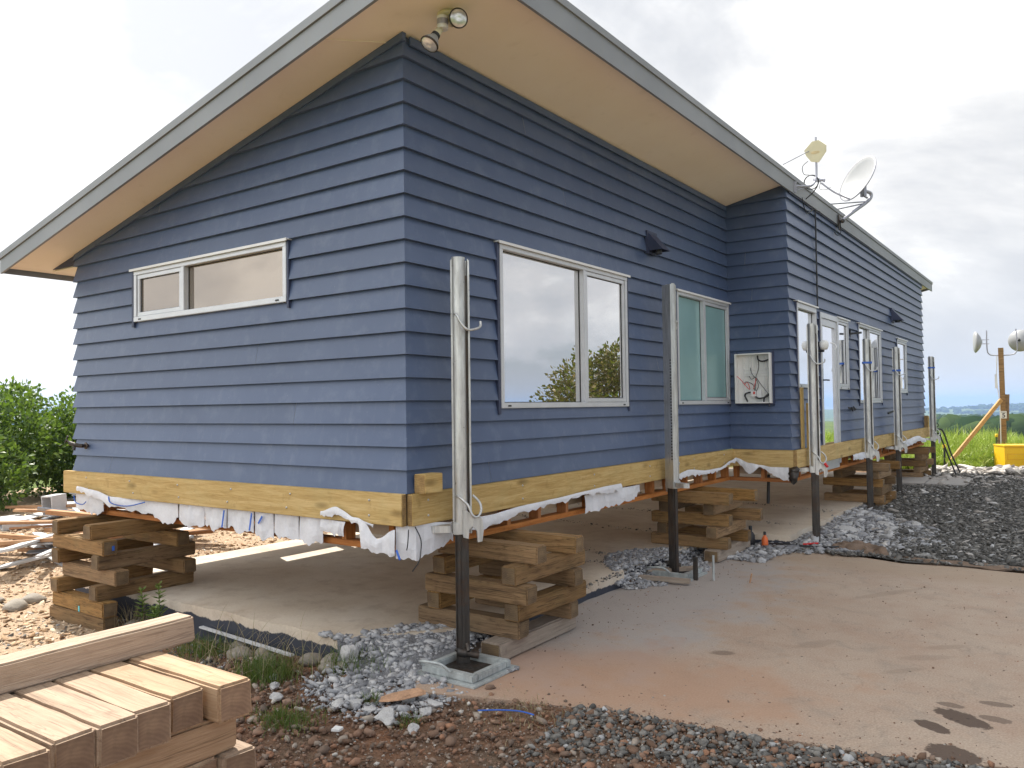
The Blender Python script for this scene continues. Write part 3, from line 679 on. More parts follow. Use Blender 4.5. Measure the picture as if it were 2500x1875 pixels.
# old framing that hangs below: plates, studs
def plate(p, q, w_, z0, z1, name='bottom_plate'): return beam(name, p, q, w_, z0, z1, 'frame_wood')
plate((-4.24,.055),(-.01,.055),.09,.760,.803); plate((-.055,.1),(-.055,5.86),.09,.760,.803); plate((-.01,5.857),(.73,5.857),.09,.760,.803)
plate((.69,5.9),(.69,15.45),.09,.760,.803); plate((-4.2,.1),(-4.2,15.45),.09,.760,.803)
sp_ = []
for x in np.arange(-4.2,-.05,.45): sp_.append(((x,.01),(x,.1)))
for y in np.arange(.3,5.8,.42): sp_.append(((-.1,y),(-.01,y)))
for y in (2.93,3.0): sp_.append(((-.1,y),(-.01,y)))
for x in (.06,.4,.66): sp_.append(((x,5.812),(x,5.9)))
for y in np.arange(6.2,15.4,.6):
    if not 7.0 < y < 8.1: sp_.append(((.645,y),(.735,y)))
sm = MB(); sm.box((0,-.0225,0),(.16,.0225,.09)); 
for i,(p,q) in enumerate(sp_):
    m_ = sm if i == 0 else None
    if i == 0: st0 = sm.build('stud', M['frame_wood'], house, bevel=.002); s_ = st0
    else: s_ = st0.copy(); COL.objects.link(s_)
    horizontal_y = abs(q[1]-p[1]) > abs(q[0]-p[0])
    s_.matrix_world = Matrix.Translation((p[0],p[1],.803)) @ Matrix(((0,1,0,0),(0,0,1,0),(1,0,0,0),(0,0,0,1))) if horizontal_y else Matrix.Translation((p[0],p[1],.803)) @ Matrix(((0,0,1,0),(0,1,0,0),(1,0,0,0),(0,0,0,1)))
# door threshold remains hanging under the beam
m_ = MB(); wbox(m_,WL,7.1,8.02,-.03,.02,.80,.94); m_.build('door_threshold', M['alu'], house)
# torn building wrap
def ribbon(name, P, nu=10, thick=.0, mat='wrap', amp=.012, seed=0, parent=None):
    """P: list of (x,y,ztop,zbot,bulge outward vector)"""
    m_ = MB(); rows = 6; vs = []; cols = []
    for i in range(len(P)-1):
        for k in range(nu):
            t = k/nu; cols.append([P[i][j]+(P[i+1][j]-P[i][j])*(t*t*(3-2*t)) if j > 1 else P[i][j]+(P[i+1][j]-P[i][j])*t for j in range(6)])
    cols.append(list(P[-1]))
    for ci,(x,y,zt,zb,bx,by) in enumerate(cols):
        for r_ in range(rows+1):
            t = r_/rows; z = zt+(zb-zt)*t; w_ = fbm(x*9+seed,y*9,z*9,4); bl = math.sin(t*math.pi)*.5+t*.8
            bl *= .42; cr = abs(fbm(x*9+seed,y*9,seed+z*1.5,2))*amp*1.0; vs.append((x+bx*bl+w_*amp*.4+cr*(1 if abs(bx) > abs(by) else 0), y+by*bl-w_*amp*.4-cr*(0 if abs(bx) > abs(by) else 1), z+(fbm(x*17,y*17,seed,3)*.03 if r_ == rows else 0)))
    n = rows+1
    m_.add(vs, [(c*n+r_, c*n+r_+1, (c+1)*n+r_+1, (c+1)*n+r_) for c in range(len(cols)-1) for r_ in range(rows)], 0, False)
    o = m_.build(name, M[mat], parent or house, recalc=False)
    so_ = o.modifiers.new('thick','SOLIDIFY'); so_.thickness = .0025; return o
yw = -.03
ribbon('building_wrap', [(-4.22,yw,.94,.80,0,0),(-4.05,yw,.95,.78,0,-.03),(-3.82,yw,.93,.76,0,-.03),(-3.70,yw,.95,.80,0,-.02)], seed=1)
ribbon('building_wrap', [(-4.05,-.10,1.02,.985,0,-.02),(-3.75,-.11,1.0,.94,0,-.03),(-3.45,-.085,.95,.87,0,-.03),(-3.0,yw,.945,.83,0,-.03),(-2.62,yw,.94,.76,0,-.04),(-2.52,yw,.94,.84,0,0)], seed=2)
xs = [(-2.50,-2.16,.77),(-2.15,-1.86,.77),(-1.85,-1.53,.77),(-1.52,-1.30,.74),(-1.29,-1.02,.76),(-1.01,-.76,.745)]
for i,(a,c_,zb) in enumerate(xs):
    ribbon('building_wrap', [(a,yw,.945,zb+.03,0,-.005),((a+c_)/2,yw-.01,.945,zb-.005*(i%2),0,-.03),(c_,yw,.945,zb+.02,0,-.005)], seed=i*3+5, amp=.02)
ribbon('building_wrap', [(-.75,yw-.02,.94,.86,0,-.02),(-.5,yw-.03,.94,.84,0,-.05)], seed=31, amp=.03)
ribbon('building_wrap', [(-.72,-.085,1.0,.98,0,-.01),(-.56,-.095,1.04,.985,0,-.03),(-.38,-.09,.98,.95,0,-.03),(-.22,-.08,.945,.93,0,-.01)], seed=33)
ribbon('building_wrap', [(-.34,-.10,.97,.95,0,-.01),(-.27,-.12,.96,.80,0,-.06),(-.16,-.10,.86,.78,0,-.03),(-.04,-.07,.92,.74,.01,-.02)], seed=35, amp=.018)
ribbon('building_wrap', [(-.06,-.04,.94,.72,.02,-.03),(.06,.02,.945,.73,.02,-.02),(.075,.18,.945,.76,.02,0),(.08,.36,.93,.81,.01,0)], seed=37, amp=.016)
ribbon('building_wrap', [(.06,.45,.93,.83,.03,0),(.08,.75,.925,.85,.03,0),(.085,1.2,.95,.90,.03,0),(.09,1.7,.96,.925,.02,0),(.10,2.1,.975,.945,.02,0),(.10,2.5,.985,.93,.03,0),(.10,2.75,.985,.93,.03,0)], seed=41)
ribbon('building_wrap', [(.05,2.15,.93,.78,.03,0),(.05,2.5,.945,.79,.05,0),(.06,3.0,.935,.80,.03,0),(.04,3.25,.93,.86,0,0)], seed=43, amp=.02)
ribbon('building_wrap', [(.09,3.85,.955,.91,.02,0),(.10,4.3,1.0,.93,.03,0),(.10,4.8,.96,.92,.03,0),(.10,5.2,.96,.93,.02,0),(.10,5.55,1.02,.99,.02,0),(.12,5.68,1.05,1.0,.02,-.02),(.3,5.66,.99,.86,0,-.02),(.42,5.68,.97,.94,0,-.02),(.55,5.68,.95,.87,0,-.02),(.75,5.68,.95,.80,0,-.02)], seed=47)
ribbon('building_wrap', [(.84,8.4,.95,.88,.02,0),(.87,8.9,.96,.85,.04,0),(.86,9.5,.92,.88,.03,0),(.85,9.9,.94,.86,.03,0)], seed=53, amp=.03)
ribbon('building_wrap', [(.86,11.6,.93,.87,.03,0),(.88,12.6,1.0,.88,.05,0),(.88,13.6,1.03,.92,.05,0),(.86,14.6,.95,.86,.03,0)], seed=57, amp=.04)
for p in ([(-3.5,-.10,.95),(-3.42,-.12,.90),(-3.2,-.10,.885),(-2.95,-.08,.93)],[(-4.2,-.06,.92),(-4.15,-.07,.86),(-4.0,-.08,.85),(-3.92,-.09,.88)]):
    m_ = MB(); m_.tube(smooth_path(p,5),.005,5); m_.build('blue_tape', M['blue'], house)
for a_,b_ in (((-1.86,-.062,.93),(-1.87,-.075,.80)),((-1.52,-.062,.93),(-1.53,-.075,.80)),((-1.39,-.066,.915),(-1.43,-.07,.86)),((.0,-.10,.80),(.03,-.10,.74))):
    m_ = MB(); m_.bar(a_,b_,.016,.003,up=(0,1,0)); m_.build('blue_tape', M['blue'], house)
m_ = MB(); m_.tube(smooth_path([(.07,.0,.94),(.10,.02,.86),(.09,.03,.78),(.1,.0,.72),(.07,-.03,.66)]),.004,6); m_.tube(smooth_path([(.07,-.06,.93),(.07,-.07,.84),(.06,-.07,.80)]),.0035,6); m_.build('loose_wire', M['black'], house)
# foil-wrapped pipe end hanging at the return corner
m_ = MB(); rn = random.Random(5)
P = [(.80+rn.uniform(-.02,.02),5.68+rn.uniform(-.02,.02),z) for z in np.linspace(.945,.78,9)]
m_.tube(P,[.05+rn.uniform(-.012,.012) for _ in P],9); m_.build('foil_wrapped_pipe', M['steel_dark'], house)
# a plumbing stub under the return
m_ = MB(); m_.tube([(.35,6.2,.9),(.33,6.2,.45)],.02,8); m_.build('pipe_stub', M['black'], house)

# ------------------------------------------------------------------ meter box with loose wires
mbx = empty('meter_box', (.345,5.765,1.705)); tag(mbx, 'open white meter box with loose wires on the short return wall', 'meter box')
def bx(name, parts, mat, parent, bev=.002):
    m_ = MB()
    for a,c_ in parts: m_.box(a,c_)
    return m_.build(name, M[mat], parent, bevel=bev)
bx('box_case', [((-.215,-.10,0),(-.2,.0,.6)),((.2,-.10,0),(.215,0,.6)),((-.2,-.10,0),(.2,0,.015)),((-.2,-.10,.585),(.2,0,.6)),((-.2,-.006,.015),(.2,0,.585))], 'white_plastic', mbx)
bx('mounting_ribs', [((-.13,-.02,.36),(.18,-.006,.372)),((-.13,-.02,.40),(.18,-.006,.405)),((-.13,-.02,.33),(.18,-.006,.334)),((-.135,-.02,.05),(-.127,-.006,.55))]+[((x,-.02,.42),(x+.006,-.006,.56)) for x in (-.06,-.03,.01,.04,.12,.15)]+[((x,-.02,.12),(x+.006,-.006,.32)) for x in (.12,.15)], 'alu_white', mbx, 0)
def wires(name, L, mat, parent, r=.004):
    m_ = MB()
    for P in L: m_.tube(smooth_path(P,6),r,6)
    return m_.build(name, M[mat], parent)
wires('wires', [[(-.04,-.03,.43),(-.02,-.05,.36),(.04,-.06,.28),(.06,-.06,.2),(.02,-.05,.13)],[(.05,-.03,.56),(.07,-.06,.45),(.06,-.07,.38),(.03,-.06,.30),(.02,-.05,.15)],[(-.06,-.03,.33),(-.02,-.06,.29),(.03,-.06,.31),(.08,-.06,.24),(.17,-.06,.12),(.19,-.05,.08)],[(-.12,-.03,.25),(-.07,-.07,.26),(.0,-.07,.22),(.01,-.05,.14)]], 'black', mbx)
wires('red_wires', [[(-.19,-.09,.33),(-.14,-.08,.28),(-.08,-.07,.2),(-.04,-.07,.17),(-.07,-.06,.25),(-.11,-.05,.23)],[(.04,-.07,.3),(.02,-.07,.22),(.0,-.06,.17)]], 'red', mbx, .004)
wires('thick_cables', [[(-.08,-.04,.02),(-.11,-.05,.1),(-.06,-.06,.13),(.0,-.05,.13)],[(.05,-.04,.57),(.07,-.07,.52),(.12,-.07,.5),(.19,-.05,.52)],[(.0,-.05,.1),(.06,-.07,.06),(.14,-.07,.07),(.19,-.05,.1)],[(.12,-.05,.02),(.14,-.08,.07),(.19,-.05,.1),(.2,-.11,-.04)]], 'black', mbx, .010)
bx('isolator', [((-.03,-.07,.08),(.03,-.02,.15)),((.035,-.05,.06),(.09,-.02,.16))], 'alu_white', mbx)
bx('red_switch', [((.0,-.078,.11),(.022,-.07,.14))], 'red', mbx)
bx('box_backing', [((-.235,-.03,-.02),(-.217,.01,.62)),((.217,-.03,-.02),(.235,.01,.62)),((-.217,-.03,-.02),(.217,.01,-.004))], 'navy_trim', mbx)

# ------------------------------------------------------------------ security light on the soffit corner
def on_soffit(x,y): return Vector((x,y,zsof(x)-.001))
sl = empty('security_light', on_soffit(.33,.08)); tag(sl, 'twin bulb sensor security light fixed under the roof corner', 'light fixture')
def local(o, m_, name, mat, parent): return m_.build(name, mat, parent)
right = Vector((math.cos(ya),math.sin(ya),0)); tocam = Vector((math.sin(ya),-math.cos(ya),0)); dn = Vector((0,0,-1))
def L3(a,b_,c_): return right*a+dn*b_+tocam*c_      # light laid out facing the driveway corner
m_ = MB(); m_.lathe((0,0,0.0),(SLP*-.2,0,-1),[(.0,.0),(.075,.0),(.075,.016),(.06,.03),(.0,.034)],24); m_.tube([L3(0,.03,0),L3(0,.07,0)],.03,16); m_.build('light_base', M['cream'], sl)
m_ = MB(); m_.tube([L3(-.035,.045,.06),L3(-.035,.125,.06)],.036,20); sn = m_.build('sensor', M['white_plastic'], sl)
m_ = MB(); m_.tube([L3(-.035,.065,.063),L3(-.035,.10,.063)],.036,20,cap=False); m_.build('sensor_lens', M['pipe'], sn)
def bulb(base, axis, face_mat):
    ax = Vector(axis).normalized(); m_ = MB(); m_.lathe(base, ax, [(.0,0),(.022,0),(.024,.05),(.026,.055)],18); r = m_.build('lamp_holder', M['cream'], sl)
    m_ = MB(); m_.lathe(base+ax*.055, ax, [(.028,0),(.03,.02),(.026,.022)],20); m_.build('lamp_collar', M['black'], r)
    m_ = MB(); m_.lathe(base+ax*.07, ax, [(.022,0),(.03,.015),(.048,.045),(.058,.065),(.06,.075)],28); m_.build('bulb', M['dish'], r)
    m_ = MB(); m_.lathe(base+ax*.145, ax, [(.061,-.004),(.062,.004),(.055,.008)],28); m_.build('bulb_rim', M['steel_dark'], r)
    m_ = MB(); m_.lathe(base+ax*.145, ax, [(.0565,.004),(.045,.010),(.02,.014),(.008,.012),(0,.012)],28); m_.build('bulb_face', face_mat, r)
fm = NT('bulb_face_glass'); fm.col(fm.ramp(fm.noise(fm.coord(),25,4),[(.3,(.5,.5,.5)),(.7,(.85,.85,.85))])); fm.set(Roughness=.25, Metallic=.5)
bulb(L3(-.05,.12,.06), L3(-.45,.85,.35), fm.mat)
bulb(L3(.02,.05,-.02), L3(.35,.22,.95), fm.mat)

# ------------------------------------------------------------------ roof antennas
ant = empty('panel_antenna', (.80,6.05,4.27)); tag(ant, 'cream octagonal panel antenna on bent pole at the roof edge', 'antenna')
# (coordinates below are relative to the foot of the pole)
def rel(o, L): return [Vector(p)-Vector(o.location) for p in L]
c0 = Vector((.97,6.35,4.80))
m_ = MB(); m_.tube(smooth_path(rel(ant,[(.805,6.03,4.33),(.87,6.15,4.34),(.93,6.28,4.37),(.965,6.34,4.46),(.97,6.35,4.58),(.97,6.35,4.98)]),5),.014,10); m_.build('mast', M['pipe'], ant)
m_ = MB(); m_.bar(*rel(ant,[(.80,6.0,4.24),(.80,6.0,4.38)]),.05,.01,up=(0,1,0)); m_.tube(rel(ant,[(.80,6.03,4.27),(.93,6.28,4.37)]),.008,8); m_.build('mounting_bracket', M['pipe'], ant)
nrm = (Vector((3.6,-3.8,1.7))-c0).normalized(); nrm = (nrm+Vector((-.15,0,.0))).normalized(); xr = Vector((0,0,1)).cross(nrm).normalized(); yr = nrm.cross(xr)
M4 = Matrix((( *[xr[i] for i in ()], ),)) if False else None
MX = Matrix(((xr.x,yr.x,nrm.x,0),(xr.y,yr.y,nrm.y,0),(xr.z,yr.z,nrm.z,0),(0,0,0,1)))
cl = c0-Vector(ant.location)
MX.translation = cl
m_ = MB(); m_.prism([(-.11,-.035),(-.055,-.115),(.03,-.135),(.125,-.02),(.13,.055),(.045,.13),(-.03,.125),(-.128,.03)][::1], .02,.06,0,MX); m_.build('panel', M['cream'], ant, bevel=.01)
m_ = MB(); m_.prism([(.06*math.cos(a)*.9-.0,.018*math.sin(a)-.01) for a in np.linspace(0,2*math.pi,16,False)], .060,.0625,0,MX); m_.build('panel_badge', simple('faded_badge',(.62,.5,.28),.6), ant)
m_ = MB(); 
m_.tube(smooth_path([cl+xr*-.1+yr*-.1, cl+xr*-.17+yr*-.16, cl+xr*-.16+yr*-.25, cl+xr*-.10+yr*-.27]),.004,6)
cc = cl+xr*-.075+yr*-.36
m_.tube([cc+xr*math.cos(a)*.085+yr*math.sin(a)*.085+nrm*.004*a for a in np.linspace(0,14,60)],.006,6)
m_.tube(smooth_path([cl+xr*-.01+yr*-.42, cl+xr*-.08+yr*-.5, cl+xr*-.16+yr*-.56,cl+xr*-.2+yr*-.62]),.007,6)
m_.tube(smooth_path([cl+xr*-.2+yr*-.56+nrm*.0, cl+xr*-.13+yr*-.66, cl+xr*.0+yr*-.74]),.006,6)
m_.build('cable', M['black'], ant)
m_ = MB(); m_.tube([cl-nrm*.05+Vector((0,0,.05)), Vector((.70,5.9,4.58))-Vector(ant.location)],.006,6); m_.build('stay_rod', M['pipe'], ant)

sd_ = empty('satellite_dish', (.80,8.1,4.3)); tag(sd_, 'white satellite dish on a braced arm bolted to the fascia', 'satellite dish')
dc = Vector((1.02,8.36,4.905)); imgl = -right
dax = (imgl*.90 + tocam*.22 + Vector((0,0,1))*.42).normalized(); dl = dc-Vector(sd_.location)
m_ = MB(); m_.lathe(dl, dax, [(.0,-.055),(.1,-.05),(.2,-.033),(.29,-.008),(.335,.008),(.345,.006),(.345,.0),(.29,-.02),(.2,-.045),(.1,-.063),(.0,-.068)],48); rf_ = m_.build('reflector', M['dish'], sd_)
m_ = MB(); m_.lathe(dl, dax, [(.344,-.004),(.354,-.004),(.354,.010),(.344,.010)],48); m_.build('reflector_rim', M['pipe'], rf_)
bot = dl - (Vector((0,0,1))-dax*dax.z).normalized()*.33
lnb = Vector((.60,8.03,4.885))-Vector(sd_.location)
m_ = MB(); m_.tube(smooth_path([bot,bot.lerp(lnb,.55)+Vector((0,0,-.05)),lnb+Vector((0,0,-.04))],6),.014,8); m_.build('feed_arm', M['pipe'], sd_)
m_ = MB(); aim = (dl-lnb).normalized(); m_.tube([lnb-aim*.11,lnb-aim*.02],.03,12); m_.tube([lnb-aim*.02,lnb+aim*.02],.02,12); m_.tube([lnb+aim*.02,lnb+aim*.05],[.02,.034],14); m_.build('receiver', M['pipe'], sd_)
bk = dl-dax*.07-Vector((0,0,.12)); elb = Vector((1.13,8.50,4.60))-Vector(sd_.location); ft = Vector((.825,8.12,4.27))-Vector(sd_.location)
m_ = MB(); m_.tube(smooth_path([ft,elb*.5+ft*.5,elb,elb+Vector((.03,.03,.10)),bk-dax*.05],5),.024,12); m_.build('support_pole', M['pipe'], sd_)
m_ = MB(); m_.tube([elb+Vector((-.03,0,-.01)),Vector((.70,7.6,4.43))-Vector(sd_.location)],.010,8); m_.tube([elb+Vector((-.03,0,-.03)),Vector((.72,8.0,4.42))-Vector(sd_.location)],.010,8); m_.build('brace', M['pipe'], sd_)
m_ = MB(); m_.bar(bk-dax*.03+Vector((0,0,.06)),bk-dax*.03-Vector((0,0,.09)),.09,.04,up=tuple(dax)); m_.tube([bk,bk-dax*.12],.014,8); m_.tube([bk-Vector((0,0,.08)),bk-Vector((0,0,.08))-dax*.1],.014,8); m_.build('tilt_bracket', M['pipe'], sd_)
m_ = MB(); m_.bar(ft+Vector((-.01,0,.10)),ft+Vector((-.01,0,-.12)),.10,.012,up=(1,0,0)); m_.lathe(ft+Vector((.03,-.02,0)),(1,-1,0),[(0,0),(.03,0),(.03,.02),(0,.02)],12); m_.build('foot_bracket', M['steel_dark'], sd_)
m_ = MB(); m_.tube(smooth_path([lnb,lnb+Vector((-.02,0,-.12)),lnb+Vector((.06,.03,-.14)),lnb.lerp(bot,.35)],5),.004,6); m_.tube(smooth_path([ft,ft+Vector((0,.02,-.15)),ft+Vector((-.03,-.05,-.2)),ft+Vector((-.06,-.1,-.16))],5),.006,6); m_.build('cable', M['black'], sd_)
# conduit down the wall to the door
m_ = MB(); m_.tube([WL(6.97,.045,4.24),WL(6.965,.045,2.95)],.010,8); m_.build('wall_conduit', M['black'], house)
m_ = MB(); m_.tube(smooth_path([(.82,6.25,4.23),(.79,6.45,4.14),(.785,6.7,4.16),(.785,6.97,4.24)],6),.005,6); m_.tube(smooth_path([(.82,6.25,4.22),(.79,6.5,4.10),(.785,6.7,4.14),(.785,6.97,4.24)],6),.004,6); m_.build('slack_cable', M['black'], house)

# ------------------------------------------------------------------ lifting jacks
def make_jack(top, base=True, sleeve_bottom=.87, zg=0.0):
    """local frame: +Y looks at the viewer side, -X ... toe under the house. z up"""
    r = empty('lifting_jack')
    m_ = MB(); t = .005
    hw, y0, y1 = .056, -.045, .03
    for a,c_ in (((-hw,y0),(-hw+t,y1)),((hw-t,y0),(hw,y1)),((-hw+t,y0),(hw-t,y0+t))): m_.box((a[0],a[1],sleeve_bottom),(c_[0],c_[1],top-.012))
    m_.box((-hw-.007,y1-.004,sleeve_bottom),(-hw-.0005,y1,top-.02)); m_.box((hw+.0005,y1-.004,sleeve_bottom),(hw+.007,y1,top-.02))
    m_.build('outer_channel', M['galv'], r)
    m_ = MB(); n = 22; arc = [(-.008+.045*math.cos(a), .008+.043*math.sin(a)) for a in np.linspace(R(-35),R(215),n)]; arc_i = [(-.008+.040*math.cos(a), .008+.038*math.sin(a)) for a in np.linspace(R(215),R(-35),n)]
    poly = arc+arc_i; N = len(poly)
    vs = [(x,y,z) for z in (sleeve_bottom-.0,top) for x,y in poly]
    m_.add(vs, [(k,(k+1)%N,N+(k+1)%N,N+k) for k in range(N)], 0, True); m_.add(vs, [(N+k,N+k+1,N+2*n-2-k,N+2*n-1-k) for k in range(n-1)])
    m_.build('outer_tube', M['galv'], r)
    # dark inner post with raised ribs
    m_ = MB(); m_.box((-.038,-.036,zg+.02),(.040,.030,sleeve_bottom+.02)); m_.box((.030,-.03,sleeve_bottom+.0205),(.0485,.018,top-.12)); m_.box((-.010,.0305,zg+.1),(.010,.0395,sleeve_bottom)); m_.box((-.046,-.02,zg+.02),(-.0385,.02,sleeve_bottom))
    m_.build('inner_post', M['steel_dark'], r, bevel=.003)
    # rack teeth on the back plate
    m_ = MB(); 
    z = 1.15
    while z < 2.15: m_.box((-.05,y0-.0035,z),(-.036,y0-.0005,z+.013)); z += .03
    m_.build('rack_slots', M['steel_dark'], r)
    # handles
    for z0,sg in ((top-.40,1),(1.12,1)):
        m_ = MB()
        if sg and z0 > 1.5: P = [(-.045,.04,z0+.02),(-.03,.075,z0+.01),(.0,.09,z0-.05),(.04,.095,z0-.09),(.09,.08,z0-.085),(.13,.05,z0-.065),(.135,.03,z0-.03)]
        else: P = [(-.045,.04,z0),(-.02,.075,z0-.01),(.03,.10,z0-.06),(.055,.11,z0-.12),(.09,.10,z0-.135),(.12,.06,z0-.10),(.115,.03,z0-.05),(.07,.02,z0)]
        m_.tube(smooth_path(P,5),.0085,8); m_.build('handle', M['galv'], r)
    # collar, toe and claw
    zc = sleeve_bottom
    m_ = MB(); m_.box((-.066,-.052,zc-.005),(.03,.050,zc+.075)); m_.prism([(-.075,-.04),(-.19,-.035),(-.225,0),(-.19,.035),(-.075,.04)], zc+.01,zc+.055); m_.build('toe_plate', M['galv'], r, bevel=.008)
    m_ = MB(); MP = Matrix(((1,0,0,0),(0,0,1,0),(0,1,0,0),(0,0,0,1)))
    m_.prism([(.0,zc+.17),(.03,zc+.15),(.075,zc+.11),(.125,zc+.10),(.135,zc+.02),(.125,zc-.05),(.095,zc-.055),(.09,zc+.02),(.06,zc+.05),(.04,zc+.03),(.035,zc-.03),(.0,zc-.02)], .03,.068,0,MP); m_.build('claw', M['galv'], r, bevel=.007)
    if base:
        b_ = MB(); b_.box((-.255,-.24,zg),(.245,.24,zg+.014)); bp = b_.build('base_plate', M['base_steel'], r, bevel=.003)
        b_ = MB()
        for a,c_ in (((-.215,-.20,0),(.205,-.15,.062)),((-.215,.15,0),(.205,.20,.062)),((-.215,-.15,0),(-.165,.15,.06)),((.155,-.15,0),(.205,.15,.06))): b_.box((a[0],a[1],zg+.0145),(c_[0],c_[1],zg+c_[2]))
        b_.build('base_frame', M['base_steel'], r, bevel=.007)
        b_ = MB(); b_.box((-.164,-.149,zg+.0142),(.154,.149,zg+.02)); b_.build('base_well', M['steel_dark'], r)
        b_ = MB(); b_.tube([(-.02,.11,zg+.075),(.05,.07,zg+.09)],.022,12); b_.tube([(.05,.07,zg+.09),(.10,.04,zg+.10)],.030,12); b_.tube([(.07,.08,zg+.06),(.10,.02,zg+.12)],.012,8); b_.tube([(.0,.03,zg+.12),(.03,.05,zg+.16)],.012,8); b_.build('valve', M['steel_dark'], r)
        b_ = MB(); b_.tube(smooth_path([(-.05,-.22,zg+.065),(.0,-.25,zg+.11),(.12,-.26,zg+.11),(.19,-.23,zg+.09),(.19,-.2,zg+.06)],5),.009,8); b_.build('base_handle', M['base_steel'], r)
    for ch in r.children:
        ch.data.transform(Matrix.Diagonal((-1,1,1,1))); ch.data.flip_normals()
    return r
jg = 'lifting jacks along the house'
# local +Y faces roughly the camera: viewer right = local +X
def rz_for(x, y, extra=0): return math.atan2(-3.84-y, 3.58-x)-math.pi/2+R(180)*0+extra
j1 = make_jack(2.70); j1.location = (.205,.31,0); j1.rotation_euler.z = R(-134); tag(j1,'nearest galvanised lifting jack standing on a square steel base','lifting jack',jg)
# bases stay square to the house
for ch in j1.children:
    if ch.name.startswith('base') or ch.name.startswith('valve'): ch.rotation_euler.z = -j1.rotation_euler.z; ch.location = Vector((math.cos(-j1.rotation_euler.z)*.085-math.sin(-j1.rotation_euler.z)*-.08, math.sin(-j1.rotation_euler.z)*.085+math.cos(-j1.rotation_euler.z)*-.08, 0))
j2 = make_jack(2.92); j2.location = (.20,3.66,0); j2.rotation_euler.z = R(-20); tag(j2,'flat-faced jack with slotted channel between the two big windows','lifting jack',jg)
for ch in j2.children:
    if ch.name.startswith(('base','valve')): ch.rotation_euler.z = -j2.rotation_euler.z
j3 = make_jack(2.655, False); j3.location = (.93,6.12,0); j3.rotation_euler.z = R(-160); tag(j3,'galvanised jack with round lamp behind it in front of the glass door','lifting jack',jg)
def jcopy(x, y, zs, rz, label):
    c_ = copy_tree(j3); c_.location = (x,y,zs); c_.rotation_euler.z = rz; tag(c_, label, 'lifting jack', jg); return c_
j4 = jcopy(.93,9.10,0.0,R(-163),'galvanised jack with blue tape in front of the two-pane window')
j5 = jcopy(.93,11.42,0.0,R(-166),'galvanised jack with blue tape before the small last window')
j6 = jcopy(.95,15.2,0.0,R(-168),'farthest jack standing past the end of the house against the sky')
for j, z in ((j4,2.28),(j5,2.23),(j6,2.40)):
    b_ = MB(); b_.box((-.066,-.050,z),(.066,.055,z+.03)); b_.build('blue_strap', M['blue'], j)
b_ = MB(); b_.bar((-.10,.09,.985),(-.13,.11,.94),.03,.02); b_.build('red_rag', M['red'], j3)
# hoses tied to the last jack
b_ = MB()
b_.tube(smooth_path([(.0,.06,1.0),(.10,.05,1.02),(.13,.05,.9),(.38,.05,.16)],6),.016,8); b_.tube(smooth_path([(.06,.05,1.12),(.17,.05,1.05),(.3,.05,.6),(.46,.05,.2)],6),.016,8)
b_.tube([(.0+.08*math.cos(a),.06,1.2+.05*math.sin(a)) for a in np.linspace(-2.,2.5,14)],.010,6)
o = b_.build('black_hose', M['black'], None, loc=(.98,15.22,0)); o.rotation_euler.z = R(15); tag(o,'looped black hose hanging from the farthest jack','hose')

# ------------------------------------------------------------------ timber blocks
BL, BS = .9, .125
def block_mesh(seed, mats, L=BL, s=BS, bev=.009):
    rn = random.Random(seed); bm = bmesh.new(); nx = 8
    ring = [(-1,-1),(1,-1),(1,1),(-1,1)]; V = []
    for i in range(nx+1):
        x = -L/2+L*i/nx; V.append([bm.verts.new((x+(rn.uniform(-.006,.006) if i in (0,nx) else 0), a*s/2+rn.uniform(-.0012,.0012), (b_+1)*s/2-(.002 if b_ > 0 else 0)+rn.uniform(-.0005,.0005))) for a,b_ in ring])
    for i in range(nx):
        for k in range(4): bm.faces.new((V[i][k],V[i+1][k],V[i+1][(k+1)%4],V[i][(k+1)%4]))
    e0 = bm.faces.new(V[0]); e1 = bm.faces.new(V[-1][::-1]); e0.material_index = e1.material_index = 1
    bmesh.ops.recalc_face_normals(bm, faces=bm.faces)
    sharp = [e for e in bm.edges if len(e.link_faces) == 2 and e.calc_face_angle(0) > .6]
    bmesh.ops.bevel(bm, geom=sharp, offset=bev, segments=2, affect='EDGES', clamp_overlap=True)
    for v in bm.verts: v.co += Vector([noise.noise(v.co*14+Vector((seed*7,k*5,0)))*.0030 for k in range(3)])
    me = bpy.data.meshes.new('timber_block'); bm.to_mesh(me); bm.free()
    for m in mats: me.materials.append(m)
    me.polygons.foreach_set('use_smooth',[True]*len(me.polygons)); me.set_sharp_from_angle(angle=R(52))
    return me
old_meshes = [block_mesh(i, [M['old'],M['old_end']]) for i in range(6)]
stk_meshes = [block_mesh(20+i, [M['stack'],M['stack_end']]) for i in range(5)]
grey_mesh = block_mesh(40, [M['grey_wood'],M['old_end']])
BN = [0]
def block(cx, cy, z, ang, label, group, meshes=old_meshes, mesh=None, sc=(1,1,1)):
    BN[0] += 1
    o = bpy.data.objects.new('timber_block', mesh or meshes[BN[0]%len(meshes)]); COL.objects.link(o)
    o.location = (cx,cy,z); o.rotation_euler.z = R(ang+random.uniform(-1.2,1.2)); o.scale = sc
    return tag(o, label, 'timber block', group)
ORD = ['bottom','second','third','fourth','fifth','sixth','top']
